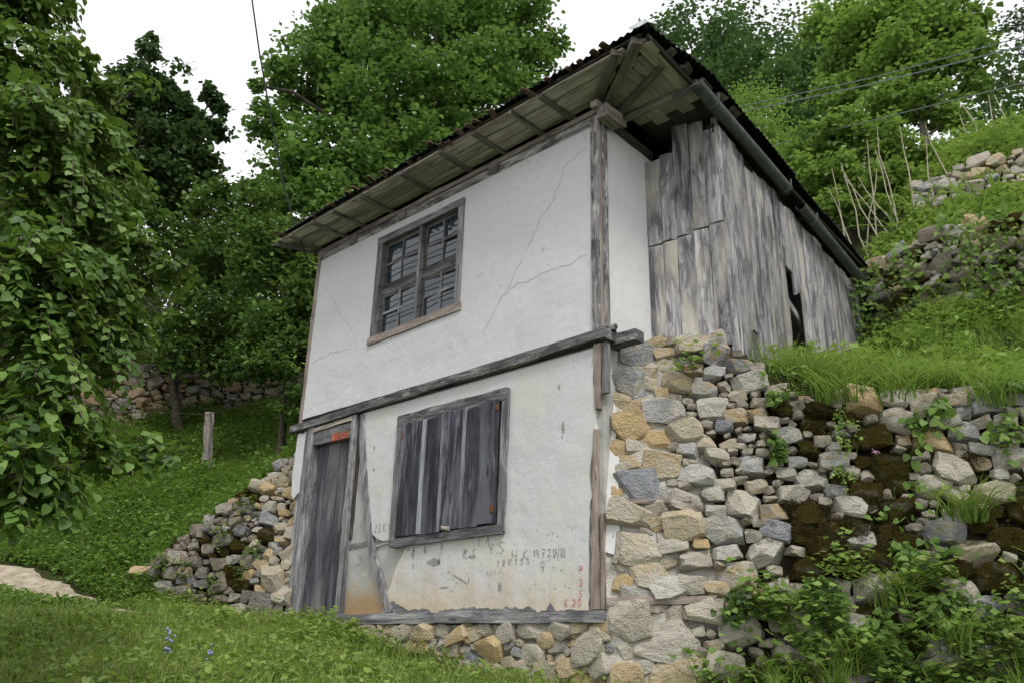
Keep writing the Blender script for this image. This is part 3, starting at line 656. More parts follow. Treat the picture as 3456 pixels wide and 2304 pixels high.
plank('corner_lath', house, (.025, -.004, 1.75), (.03, -.004, 2.2), .05, .05, (0, -1, 0), 'frame', .003, 5)
# curved brace between door and window
bl = [(-3.371, 2.16), (-3.345, 1.85), (-3.269, 1.461), (-3.19, 1.209), (-3.06, .78), (-2.959, .531), (-2.81, .29), (-2.64, .04)]
brr = [(-3.298, 2.16), (-3.218, 1.737), (-3.125, 1.339), (-3.092, 1.199), (-2.975, .774), (-2.86, .526), (-2.715, .286), (-2.555, .04)]
bv = []; bf = []
for i, ((a, b), (c, d)) in enumerate(zip(bl, brr)):
    bv += [(a, -.016, b), (c, -.02, d), (a, .04, b), (c, .04, d)]
    if i: k = 4 * i; bf += [(k - 4, k - 3, k + 1, k), (k - 4, k, k + 2, k - 2), (k - 3, k - 1, k + 3, k + 1)]
bo = Vector(bv[0]); rot = Matrix.Rotation(R(90), 4, 'Y')
mesh('curved_brace', [rot.inverted() @ (Vector(v) - bo) for v in bv], bf, 'frame', house, Matrix.Translation(bo) @ rot)
plank('infill_rail', house, (-3.42, .02, .72), (-3.03, .02, .735), .05, .05, (0, -1, 0), 'frame', .005, 4)
plank('infill_rail', house, (-3.0, .012, .70), (-2.62, .012, .745), .05, .05, (0, -1, 0), 'frame', .005, 4)
# --- door
door = box('door', (-4.215, .062, .03), (-3.475, .075, 1.93), 'dark', house)
xs = [-4.212, -4.02, -3.80, -3.64, -3.478]
for a, b in zip(xs[:-1], xs[1:]): plank('door_board', door, ((a + b) / 2, .058, .035), ((a + b) / 2, .056, 1.925), b - a - .006, .02, (0, -1, 0), 'door', .002, 8)
plank('door_latch', door, (-3.62, .036, .93), (-3.55, .036, .93), .018, .012, (0, -1, 0), 'iron', .001, 2)
tube('door_handle', door, [(-3.6, .036, .90), (-3.6, .012, .885), (-3.6, .012, .80), (-3.6, .036, .785)], .006, 'iron', 6)
dfr = plank('door_jamb', house, (-4.30, -.03, .02), (-4.32, -.03, 2.16), .13, .15, (0, -1, 0), 'frame', .006, 12)
plank('door_jamb', house, (-4.375, -.022, .02), (-4.40, -.022, 2.12), .05, .06, (0, -1, 0), 'frame', .007, 10)
plank('door_jamb', house, (-3.435, -.03, .02), (-3.465, -.03, 2.17), .085, .15, (0, -1, 0), 'frame', .006, 12)
plank('door_gap_strip', house, (-3.395, .01, .8), (-3.385, .01, 2.16), .045, .03, (0, -1, 0), 'darkwood', .004, 6)
plank('door_head', house, (-4.255, -.018, 2.02), (-3.51, -.018, 2.01), .165, .1, (0, -1, 0), 'frame', .004, 6)
plank('door_lintel', house, (-4.26, -.036, 2.115), (-3.50, -.036, 2.14), .045, .12, (0, -1, 0), 'soffit', .004, 6)
pl1 = box('number_plate', (-3.86, -.026, 1.925), (-3.735, -.018, 2.015), 'redplate', house)
pl2 = box('number_plate', (-3.70, -.026, 1.925), (-3.565, -.018, 2.005), 'redplate', house)
write('plate_marks', 'IB', -3.85, 1.94, .055, 'cream', .010, hr, .05, .03, -.0275, pl1)
write('plate_marks', '/1', -3.69, 1.94, .05, 'frame', .016, hr, .09, .06, -.0275, pl2)
# --- lower window with closed board shutter
lwin = box('shuttered_window', (-2.56, -.012, .73), (-1.14, .02, 1.94), 'dark', house)
plank('window_frame', lwin, (-2.60, -.045, .665), (-2.615, -.045, 2.0), .105, .06, (0, -1, 0), 'frame', .005, 9)
plank('window_frame', lwin, (-1.115, -.045, .69), (-1.10, -.045, 2.0), .075, .06, (0, -1, 0), 'frame', .006, 9)
plank('window_frame', lwin, (-2.655, -.048, 1.945), (-1.07, -.048, 1.955), .12, .065, (0, -1, 0), 'beam', .007, 10)
plank('window_sill', lwin, (-2.63, -.05, .695), (-1.09, -.05, .715), .085, .07, (0, -1, 0), 'frame', .004, 9)
sx = [-2.55, -2.445, -2.215, -2.165, -1.93, -1.895, -1.62, -1.585, -1.40, -1.165]
tops = [1.90, 1.89, 1.885, 1.88, 1.90, 1.905, 1.90, 1.885, 1.91]
for i, (a, b) in enumerate(zip(sx[:-1], sx[1:])):
    batten = i in (2, 4, 6)
    plank('shutter_board', lwin, ((a + b) / 2, -.072 if batten else -.062, .735 + hr.uniform(0, .015) + (0.0 if a < -1.9 else .02)), ((a + b) / 2 + hr.uniform(-.004, .004), -.072 if batten else -.062, tops[i]), b - a - (.002 if not batten else -.004), .02, (0, -1, 0), 'batten' if batten else 'shutter', .003, 10, .006)
plank('shutter_hinge', lwin, (-1.175, -.07, 1.80), (-1.175, -.07, 1.86), .035, .01, (0, -1, 0), 'rust', .002, 2)
plank('shutter_hinge', lwin, (-1.20, -.07, .86), (-1.20, -.07, .93), .04, .01, (0, -1, 0), 'rust', .002, 2)
plank('shutter_hinge', lwin, (-2.535, -.07, 1.74), (-2.535, -.07, 1.80), .02, .01, (0, -1, 0), 'rust', .002, 2)
# --- upper window
uw = box('barred_window', (WX0, .165, WZ0), (WX1, .185, WZ1), 'dark', house)
plank('window_frame', uw, (WX0 - .04, -.028, WZ0 - .06), (WX0 - .036, -.028, WZ1 + .06), .085, .13, (0, -1, 0), 'frame', .003, 8)
plank('window_frame', uw, (WX1 + .04, -.028, WZ0 - .06), (WX1 + .036, -.028, WZ1 + .06), .085, .13, (0, -1, 0), 'frame', .004, 8)
plank('window_frame', uw, (WX0 - .085, -.031, WZ1 + .045), (WX1 + .08, -.031, WZ1 + .04), .09, .13, (0, -1, 0), 'frame', .003, 8)
plank('window_sill', uw, (WX0 - .11, -.034, WZ0 - .045), (WX1 + .10, -.034, WZ0 - .02), .085, .14, (0, -1, 0), 'brown', .004, 8)
XM = (WX0 + WX1) / 2 + .02; ZM = 3.625
plank('window_mullion', uw, (XM, -.012, WZ0), (XM, -.012, WZ1), .042, .10, (0, -1, 0), 'frame', .002, 6)
for a, b in ((WX0, XM - .028), (XM + .028, WX1)): plank('window_transom', uw, (a, .03, ZM), (b, .03, ZM + .01), .085, .06, (0, -1, 0), 'sash', .002, 4)
for (x0, x1) in ((WX0, XM - .03), (XM + .03, WX1)):
    for (z0, z1) in ((WZ0, ZM - .045), (ZM + .05, WZ1)):
        c = plank('casement', uw, (x0 + .035, .035, z0), (x0 + .035, .035, z1), .035, .04, (0, -1, 0), 'sash', .002, 4)
        plank('casement_stile', c, (x1 - .022, .035, z0), (x1 - .022, .035, z1), .04, .04, (0, -1, 0), 'sash', .002, 4)
        xm = (x0 + x1) / 2 + .01; zm = (z0 + z1) / 2 + (.0 if z0 > ZM else .02)
        plank('muntin', c, (xm, .03, z0), (xm, .03, z1), .022, .035, (0, -1, 0), 'frame', .0015, 4)
        for zz_, w_ in ((z0 + .015, .03), (z1 - .02, .045), (zm, .03)):
            plank('casement_rail', c, (x0 + .06, .032, zz_), (x1 - .042, .032, zz_), w_, .035, (0, -1, 0), 'frame' if zz_ == zm and z0 < ZM else 'sash', .0015, 3)
        for (a, b) in ((x0 + .06, xm - .015), (xm + .015, x1 - .042)):
            for (c0, c1) in ((z0 + .03, zm - .015), (zm + .015, z1 - .042)):
                t = hr.uniform(-.012, .012); s = hr.uniform(-.012, .012)
                V = [(a, .048 - t, c0), (b, .048 + t, c0), (b, .048 + t + s, c1), (a, .048 - t + s, c1), (a, .051 - t, c0), (b, .051 + t, c0), (b, .051 + t + s, c1), (a, .051 - t + s, c1)]
                mesh('pane', V, [(0, 1, 2, 3), (7, 6, 5, 4), (0, 4, 5, 1), (1, 5, 6, 2), (2, 6, 7, 3), (3, 7, 4, 0)], 'glass', uw)
for z in (4.04, 3.83, 3.68, 3.43, 3.24):
    tube('iron_bar', uw, [(WX0 - .005, .0, z), (XM, .0, z + hr.uniform(-.004, .008)), (WX1 + .005, .0, z + .01)], .0055, 'iron', 6)

# --- annexe of grey boards
A0 = Vector((.045, .70, 0)); A1 = Vector((.775, .86, 0)); fd = (A1 - A0).normalized(); fn = Vector((fd.y, -fd.x, 0))
annex = box('board_annexe', (.10, .98, 2.3), (.70, 1.02, 4.1), 'dark', house)
ws = [.155, .14, .165, .145, .14]; t = 0
for i, w in enumerate(ws):
    c = A0 + fd * (t + w / 2); t += w
    top = [4.32, 4.36, 4.66, 4.63, 4.50][i]; sp = [3.385, 3.40, 3.42, 3.45, 3.47][i]; bt = [2.36, 2.36, 2.34, 2.33, 2.26][i]
    plank('board', annex, c + Vector((0, 0, bt)), c + Vector((hr.uniform(-.004, .004), 0, sp - .006)), w - .004, .022, fn, 'board', .003, 7, .008)
    plank('board', annex, c + Vector((0, 0, sp)) + fn * .006, c + fn * .006 + Vector((hr.uniform(-.006, .006), 0, top)), w - .004, .022, fn, 'board', .003, 7, .012)
plank('corner_batten', annex, A1 + Vector((-.03, .01, 4.4)), A1 + Vector((-.03, .01, 4.68)), .06, .03, fn, 'board', .003, 3)
sdv = Vector((-math.sin(R(4)), math.cos(R(4)), 0)); sn = Vector((sdv.y, -sdv.x, 0)); A2 = Vector((.782, .865, 0))
edges = [0, .19, .37, .56, .80, 1.02, 1.22, None, 1.285, 1.43, 1.63, 1.88, 2.06, 2.26, 2.45, 2.70, 2.88, 3.12, 3.31, 3.52, 3.74, 3.94]
for ta, tb in zip(edges[:-1], edges[1:]):
    if ta is None or tb is None: continue
    w = tb - ta; c = A2 + sdv * (ta + w / 2); top = 4.50 - .062 * ta + hr.uniform(-.05, .03)
    if .5 < ta < .7: top -= .10
    bt = 2.04 + .345 * ta; lean = hr.uniform(-.012, .012); rg = .01; pz = hr.uniform(0, .014)
    if 1.4 < ta < 1.5: bt, rg = 3.62, .05
    elif 1.6 < ta < 1.7: bt, rg = 3.42, .12
    elif .3 < ta < .4: bt, rg = 2.50, .05
    if 1.2 < ta < 1.3: lean = -.045
    plank('board', annex, c + sn * pz + Vector((0, 0, bt)), c + sn * pz + sdv * lean + Vector((0, 0, top)), w - hr.uniform(.003, .009), .022, sn, 'board', .004, 9, .015, rag0=rg, bend=hr.uniform(-.004, .006))
END = A2 + sdv * 3.98
plank('inner_brace', annex, A2 + sdv * 1.3 + Vector((-.08, 0, 3.42)), A2 + sdv * 2.1 + Vector((-.08, 0, 3.1)), .09, .03, sn, 'board', .004, 3)
plank('wall_plate', annex, A2 + Vector((-.03, -.02, 4.50)), END + Vector((-.03, 0, 4.27)), .10, .08, sn, 'darkwood', .004, 8)
boxes_mesh('annexe_back_wall', [((.0, 4.72, 2.2), (.48, 4.80, 4.4))], 'dark', annex)

# --- roof: soffit boards, rafters, old tiles, tin sheets, gutter
roof = plank('roof', house, (-4.80, -.475, 4.695), (.84, -.495, 4.705), .03, .03, (0, -1, 0), 'darkwood', .006, 20)
SZ = 4.66
rx = [-4.62, -4.06, -3.65, -3.1, -2.39, -1.77, -1.23, -.71, -.32]
for r0, (y0, y1) in enumerate(((-.02, -.16), (-.165, -.325), (-.33, -.485))):
    cuts = [-4.86] + [rx[i] + .0 for i in (2, 4, 6)] + [.05 + (-(y0 + y1) / 2) * 1.45]
    for a, b in zip(cuts[:-1], cuts[1:]):
        plank('soffit_board', roof, (a + .004, (y0 + y1) / 2, SZ), (b - .004, (y0 + y1) / 2, SZ + .004), abs(y1 - y0) - .006, .018, (0, 0, -1), 'soffit', .003, 6)
for i, x in enumerate(rx):
    out = -.49 if i not in (1,) else -.5
    plank('rafter', roof, (x + hr.uniform(-.02, .02), .02, SZ - .035 + .0), (x + hr.uniform(-.03, .03), out, SZ - .03), .055, .045, (0, 0, -1), 'rafter', .004, 4)
plank('end_board', roof, (-4.66, .0, 4.585), (-4.90, -.50, 4.60), .09, .03, (-.6, -1, -.3), 'frame', .003, 4)
plank('rafter', roof, (-.04, -.02, SZ - .04), (.58, -.49, SZ - .035), .09, .06, (0, 0, -1), 'rafter', .004, 4)
plank('hip_rafter', roof, (.08, .03, SZ - .045), (.80, -.48, SZ - .03), .10, .07, (0, 0, -1), 'rafter', .004, 5)
plank('rafter', roof, (.12, .20, SZ - .045), (.78, -.09, SZ - .04), .07, .055, (0, 0, -1), 'rafter', .004, 4)
plank('rafter', roof, (.06, .32, SZ - .05), (.90, .34, SZ - .05), .08, .06, (0, 0, -1), 'rafter', .004, 4)
for y in (1.1, 1.8, 2.5, 3.2, 3.9, 4.6): plank('rafter', roof, (.1, y, SZ - .06), (.84 - .05 * y, y + .03, SZ - .05 - .03 * y), .06, .06, (0, 0, -1), 'darkwood', .004, 3)
for k in range(5):
    xa = .10 + k * .155; ya = -.64 * (xa + .07 - .05) + .05
    cuts = [ya, .55 + .1 * (k % 2), 2.4, 5.2]
    for a, b in zip(cuts[:-1], cuts[1:]):
        sx_ = lambda yy: xa + .077 - .052 * yy * (k / 4)
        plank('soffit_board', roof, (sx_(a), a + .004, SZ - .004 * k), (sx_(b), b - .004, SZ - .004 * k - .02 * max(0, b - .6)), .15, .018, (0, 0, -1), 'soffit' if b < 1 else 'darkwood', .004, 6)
plank('beam_end', house, (.04, -.17, 4.545), (.04, .3, 4.545), .07, .075, (-1, 0, 0), 'soffit', .003, 2)
plank('beam_end', house, (.20, -.13, 4.455), (.20, .12, 4.455), .13, .12, (1, 0, 0), 'rafter', .004, 2)
plank('side_plate', house, (.075, .12, 4.47), (.075, .8, 4.45), .09, .09, (1, 0, 0), 'darkwood', .004, 4)
# eave battens along both edges
plank('eave_batten', roof, (.90, -.46, 4.68), (.66, 5.05, 4.46), .05, .03, (1, 0, 0), 'darkwood', .006, 14)
plank('eave_batten', roof, (.84, -.45, 4.655), (.72, .5, 4.65), .12, .025, (0, 0, -1), 'rafter', .004, 6)
# corrugated sheets
FLc, FRc, BRc, BLc = Vector((-4.82, -.535, 4.70)), Vector((.945, -.56, 4.725)), Vector((.68, 5.15, 4.47)), Vector((-4.95, 5.3, 4.60))
MRc = Vector((1.0, .48, 4.75))
RA, RB = Vector((-2.9, 2.4, 5.95)), Vector((-1.5, 2.45, 5.98))
def sheets(e0, e1, r0, r1, n):
    L = (e1 - e0).length
    for i in range(n):
        V = []; F = []; cols = max(8, int(L / n / .0125)); rows = 5
        for layer in (0, 1):
            for a in range(rows + 1):
                v = a / rows
                for c in range(cols + 1):
                    u = (i + c / cols * 1.03) / n; u = min(u, 1.0)
                    p = e0.lerp(e1, u).lerp(r0.lerp(r1, u), v); ph = 2 * math.pi * (u * L) / .076
                    p = p + Vector((0, 0, .011 * math.sin(ph) + (.004 if i % 2 else 0) + hr.uniform(-.001, .001) - layer * .0025))
                    if a == 0: p = p + (e0.lerp(e1, u) - r0.lerp(r1, u)).normalized() * ([0, .02, -.015, .01][i % 4])
                    V.append(p)
        q = (rows + 1) * (cols + 1)
        for a in range(rows):
            for c in range(cols):
                k = a * (cols + 1) + c; F.append((k, k + 1, k + cols + 2, k + cols + 1)); F.append((q + k, q + k + cols + 1, q + k + cols + 2, q + k + 1))
        for c in range(cols): F.append((c, q + c, q + c + 1, c + 1))
        mesh('tin_sheet', V, F, 'metal', roof, None, 60)
sheets(FLc, FRc, RA, RB, 7); sheets(FRc, MRc, RB, RB, 2); sheets(MRc, BRc, RB, RB, 5); sheets(BRc, BLc, RB, RA, 4); sheets(BLc, FLc, RA, RA, 4)
mesh('pale_sheet_scrap', [(.78, -.585, 4.745), (.955, -.585, 4.74), (.985, -.44, 4.755), (.78, -.44, 4.79), (.79, -.585, 4.71), (.89, -.59, 4.685), (.97, -.575, 4.70)], [(0, 1, 2, 3), (0, 4, 5), (0, 5, 1), (1, 5, 6), (1, 6, 2)], 'whitemetal', roof)
# remains of the older clay tiles under the tin, along the front edge
for k in range(34):
    x = -4.7 + k * .158 + hr.uniform(-.05, .05)
    if hr.random() < .18: continue
    r = hr.uniform(.025, .042); ln = hr.uniform(.16, .3); V = []; F = []; up = hr.random() < .5
    for a in range(2):
        for c in range(7):
            th = math.pi * c / 6; s = 1 if up else -1
            for rr_ in (r, r - .012): V.append((rr_ * math.cos(th), -ln / 2 + ln * a, s * rr_ * math.sin(th) * .8))
    for c in range(6):
        k0 = c * 2; F += [(k0, k0 + 2, k0 + 16, k0 + 14), (k0 + 1, k0 + 15, k0 + 17, k0 + 3), (k0, k0 + 1, k0 + 3, k0 + 2), (k0 + 14, k0 + 16, k0 + 17, k0 + 15)]
    mesh('clay_tile', V, F, 'tile', roof, Matrix.Translation((x, -.47 + hr.uniform(-.03, .05), 4.70 + hr.uniform(-.01, .012))) @ Matrix.Rotation(hr.uniform(-.3, .3), 4, 'Z') @ Matrix.Rotation(hr.uniform(-.15, .15), 4, 'X'), 40)
for k in range(9):
    x = -.4 + hr.uniform(-.25, .5) if k < 4 else .9 - .0 * k
    y = -.52 if k < 4 else -.2 + .28 * (k - 4)
    plank('eave_scrap', roof, (x, y + .04, 4.70), (x + hr.uniform(-.04, .04), y + hr.uniform(.14, .24), 4.715), .08, .03, (.3, -.3, -1), 'rafter', .006, 2, .02)
# gutter
def gutter(p0, p1, r, name):
    p0 = Vector(p0); p1 = Vector(p1); d = (p1 - p0).normalized(); s = d.cross(Vector((0, 0, 1))).normalized(); u = s.cross(d)
    V = []; F = []; n = 10; segs = 6
    for a in range(segs + 1):
        q = p0.lerp(p1, a / segs)
        for c in range(n + 1):
            th = math.pi + math.pi * c / n
            for rr_ in (r, r - .004): V.append(q + s * rr_ * math.cos(th) + u * rr_ * math.sin(th) * 1.1)
    st = (n + 1) * 2
    for a in range(segs):
        for c in range(n):
            k = a * st + c * 2; F += [(k, k + st, k + st + 2, k + 2), (k + 1, k + 3, k + st + 3, k + st + 1)]
        F += [(a * st, a * st + 1, (a + 1) * st + 1, (a + 1) * st), (a * st + 2 * n, (a + 1) * st + 2 * n, (a + 1) * st + 2 * n + 1, a * st + 2 * n + 1)]
    for c in range(n):
        k = c * 2; F += [(k, k + 2, k + 3, k + 1), (segs * st + k, segs * st + k + 1, segs * st + k + 3, segs * st + k + 2)]
    g = mesh(name, V, F, 'gutter', roof, None, 50)
    for f in (.16, .97):
        q = p0.lerp(p1, f); pts = [q + s * (r + .006) * math.cos(math.pi + math.pi * c / 8) + u * (r + .006) * 1.1 * math.sin(math.pi + math.pi * c / 8) for c in range(9)]
        pts.append(pts[-1] + Vector((.0, 0, .05))); tube('gutter_bracket', g, pts, .009, 'gutter', 5)
    return g
gutter((.885, .30, 4.65), (.785, 2.32, 4.49), .066, 'gutter')
gutter((.765, 2.68, 4.45), (.68, 4.6, 4.22), .060, 'gutter')
plank('gutter_end_flap', roof, (.66, .26, 4.56), (.83, .30, 4.61), .04, .006, (.4, -1, .2), 'gutter', .004, 3)

# --- foundation stones under the sill
fnd = boxes_mesh('foundation', [((-4.5, .03, -.9), (.06, .4, -.08))], 'mortar', house)
cells = pack([(-3.3, -.085), (.02, -.10), (.02, -.78), (-1.2, -.74), (-2.6, -.45), (-3.3, -.22)], lambda u, v: .058, random.Random(5), 1.5, 5000, xmax=.05, ymax=-.075)
lay_stones(cells, lambda u, v, d: (u, .02 - d, v), fnd, lambda u, v, r: 'stone_ochre' if r.random() < .8 else 'stone', random.Random(6), out=.025, mortared=lambda u, v: True)

# ================================================================== RETAINING WALL RIGHT OF THE HOUSE
wall = thing('stone_wall', 'tall dry stone retaining wall of grey and ochre rubble right of the white house', 'stone wall', (.03, 0, -.7))
def wpos(s, z, d):
    back = .10 * (z + .6) - .03 * math.sin(s * 2.1 + .6) * math.sin(z * 2.0 + .3) - (.10 * max(0, s - 2.6) ** 1.5)
    return Vector((.03 + SDX * s + SDY * (d - back), SDY * s - SDX * (d - back), z))
WD = [(.0, -.8), (4.6, -.8), (4.6, 1.5), (3.24, 1.6), (2.57, 1.70), (1.79, 1.64), (1.38, 1.76), (1.2, 2.1), (.8, 2.3), (.3, 2.3), (.06, 2.16), (.0, 2.14)]
def wsize(s, z):
    return (.074 if s < .6 else .050 if .9 < s < 2.0 and z > .9 else .062) * (1.1 if z < .6 else 1)
wr = random.Random(31)
cells = pack(WD, wsize, wr, 1.5, 14000, xmin=.05)
def wmat(s, z, r):
    for a, b, ra, rb_ in ((1.8, .62, .5, .38), (2.2, .0, .4, .25), (1.75, 1.42, .36, .22), (2.45, 1.2, .2, .14), (2.85, .6, .25, .2), (1.45, 1.6, .18, .18), (2.05, 1.0, .35, .22), (2.6, .25, .3, .2), (3.3, .9, .3, .25)):
        if ((s - a) / ra) ** 2 + ((z - b) / rb_) ** 2 < 1 and r.random() < .78: return 'stone_mosscover'
    if s < .65: return 'stone_ochre' if r.random() < .62 else 'stone'
    if s > 1.1 and r.random() < .75: return 'stone_moss'
    return 'stone_ochre' if r.random() < .16 else 'stone'
nst = lay_stones(cells, wpos, wall, wmat, wr, out=.045, mortared=lambda u, v: u < .55)
def sheet_sz(name, s0, s1, z0, z1, df, mat, parent, st=.05, pos=wpos, keep=None):
    ns = int((s1 - s0) / st) + 1; nz = int((z1 - z0) / st) + 1; V = []; F = []
    for j in range(nz):
        for i in range(ns):
            s = s0 + (s1 - s0) * i / (ns - 1); z = z0 + (z1 - z0) * j / (nz - 1); V.append(pos(s, z, df(s, z)))
    for j in range(nz - 1):
        for i in range(ns - 1):
            if keep and not keep(s0 + (s1 - s0) * (i + .5) / (ns - 1), z0 + (z1 - z0) * (j + .5) / (nz - 1)): continue
            k = j * ns + i; F.append((k, k + 1, k + ns + 1, k + ns))
    return mesh(name, V, F, mat, parent, None, 70)
def nz2(a, b): return math.sin(a * 13.1 + 2 * math.sin(b * 9)) * math.sin(b * 15.7 + 2 * math.sin(a * 11))
sheet_sz('mortar', -.02, .85, -.8, 2.2, lambda s, z: .042 - .22 * max(0, s - .38) + .02 * nz2(s, z), 'mortar', wall, .03)
sheet_sz('earth_core', .7, 4.7, -.85, 2.35, lambda s, z: -.06 + .03 * nz2(s, z), 'soil', wall, .05, keep=lambda s, z: inpoly((s, z), [(a, b + .06) for a, b in WD]))
def wslab(name, pts, d0, d1, mat, parent, amp=.01):
    o = slab_poly(name, [rough_line(pts + [pts[0]], amp, .04, wr)[:-1]], 0, 1, mat, parent)
    for v in o.data.vertices: v.co = wpos(v.co.x, v.co.z, d0 if v.co.y < .5 else d1)
    o.data.update(); return o
wslab('plaster_remnant', [(-.02, 1.95), (.05, 1.9), (.09, 1.6), (.06, 1.35), (.10, 1.1), (.06, .8), (.10, .55), (.04, .42), (-.02, .45)], .06, .01, 'plaster_low', wall, .015)
plank('embedded_plank', wall, wpos(.05, .84, .085), wpos(.66, .865, .075), .045, .08, (.525, -.851, .1), 'brown', .006, 6, .02)
plank('embedded_plank', wall, wpos(-.02, .07, .08), wpos(.8, .105, .085), .055, .08, (.525, -.851, .1), 'brown', .006, 6, .02)
for k in range(16):          # loose stones on the ledge under the boards
    s = wr.uniform(.25, 1.25); p = wpos(s, 2.3 - .1 * max(0, s - .8), -.06 - wr.uniform(0, .14)); loose(wall, p + Vector((0, 0, wr.uniform(-.05, .05))), (wr.uniform(.07, .13), wr.uniform(.06, .1), wr.uniform(.04, .075)), 'stone_ochre' if wr.random() < .4 else 'stone', wr)
for k in range(12):
    s = wr.uniform(1.3, 4.2); p = wpos(s, (1.72 if s < 3 else 1.6), -.05 - wr.uniform(0, .08)); loose(wall, p, (wr.uniform(.06, .12), wr.uniform(.06, .1), wr.uniform(.04, .07)), 'stone_moss', wr)

# ================================================================== RUBBLE WALL LEFT OF THE DOOR
rub = thing('rubble_wall', 'tumbled rubble wall sloping down to the left from the house corner beside the door', 'stone wall', (-4.6, -.05, 0))
def rpos(s, z, d):
    t = max(0, min(1, s / 1.9)); bx, by = -4.46 - 1.62 * t, -.02 - 1.02 * t ** 1.15
    back = .26 * max(0, z - .1)
    return Vector((bx + .53 * (d - back) * .9, by - .85 * (d - back), z))
RD = [(0, -.1), (2.0, .25), (1.95, .42), (1.5, .92), (.95, 1.45), (.45, 1.9), (.16, 2.1), (.1, 2.12), (.06, 1.5), (0, 1.2)]
rr3 = random.Random(17)
cells = pack(RD, lambda s, z: .085 if (s < .35 and z < .8) else .052, rr3, 1.35, 9000)
lay_stones(cells, rpos, rub, lambda s, z, r: ('stone_ochre' if r.random() < .7 else 'stone') if s + .25 * (1.2 - z) < .5 + .3 * r.random() else ('stone_dark' if r.random() < .65 else 'stone_mosscover' if r.random() < .5 else 'stone_moss'), rr3, out=.03)
sheet_sz('earth_core', 0, 2.05, -.2, 2.15, lambda s, z: -.06 + .03 * nz2(s, z), 'soil', rub, .05, rpos, lambda s, z: inpoly((s, z), [(a, b + .04) for a, b in RD]))
sheet_sz('mortar', -.02, .22, -.15, 1.5, lambda s, z: .01 - .2 * s + .02 * nz2(s, z), 'mortar', rub, .03, rpos)
loose(rub, rpos(1.95, .5, .05), (.12, .09, .06), 'stone_ochre', rr3)
for k in range(24):
    s = rr3.uniform(.2, 1.9); p = rpos(s, 2.12 - .85 * s - .05, .0); loose(rub, p + Vector((0, 0, .02)), (rr3.uniform(.05, .1), rr3.uniform(.05, .08), rr3.uniform(.035, .06)), 'stone_dark' if s > .7 else 'stone', rr3)

# ================================================================== TERRACE WALLS FURTHER UP
def terrace_wall(name, label, line, h0, h1, size, mats, seed, lean=.1, zfix=None, tries=5000):
    P = [Vector((a, b, 0)) for a, b in line]; seg = [(P[i + 1] - P[i]).length for i in range(len(P) - 1)]; L = sum(seg)
    def at(s):
        s = max(0, min(L - 1e-4, s))
        for i, q in enumerate(seg):
            if s <= q: return P[i].lerp(P[i + 1], s / q), (P[i + 1] - P[i]).normalized()
            s -= q
    zb = lambda s: float(tz(at(s)[0].x, at(s)[0].y)) - .1
    base = [zb(L * i / 20) for i in range(21)]
    def bz(s): f = max(0, min(19.999, s / L * 20)); i = int(f); return base[i] + (base[i + 1] - base[i]) * (f - i)
    def pos(s, z, d):
        p, dr = at(s); n = Vector((dr.y, -dr.x, 0)); q = p + dr * (s - max(0, min(L, s))) + n * (d - lean * z); return Vector((q.x, q.y, bz(s) + z))
    w = thing(name, label, 'stone wall', (P[0].x, P[0].y, bz(0)))
    rr = random.Random(seed); dom = [(0, 0), (L, 0)] + [(L * (1 - i / 8), h1 + (h0 - h1) * i / 8 + rr.uniform(-.08, .05)) for i in range(9)]
    lay_stones(pack(dom, lambda s, z: size, rr, 1.5, tries), pos, w, lambda s, z, r: r.choice(mats), rr, out=.02)
    sheet_sz('earth_core', 0, L, -.2, max(h0, h1), lambda s, z: -.06, 'soil', w, .1, pos, lambda s, z: inpoly((s, z), [(a, b - .02) for a, b in dom]) or z < .05)
    return w
terrace_wall('terrace_wall', 'mossy dark terrace wall on the bank behind the annexe end', [(.75, 4.75), (1.5, 4.55), (2.4, 4.6), (3.4, 4.95), (5.2, 5.6)], 1.0, 1.5, .06, ['stone_mosscover', 'stone_dark', 'stone_moss', 'stone_dark', 'stone_moss'], 51, tries=9000)
terrace_wall('terrace_wall', 'topmost pale terrace wall on the right hillside above the maize', [(.8, 7.05), (1.4, 7.18), (2.1, 7.35), (4.2, 8.0)], .55, .8, .058, ['stone', 'stone_ochre', 'stone'], 52)
terrace_wall('terrace_wall', 'distant brown terrace wall under the trees left of the house', [(-11.4, -.6), (-11.0, .6), (-10.85, 2.0), (-10.2, 3.2), (-9.2, 4.4)], 1.15, 1.15, .062, ['stone_dark', 'stone_dark', 'stone_brown'], 53, tries=9000)

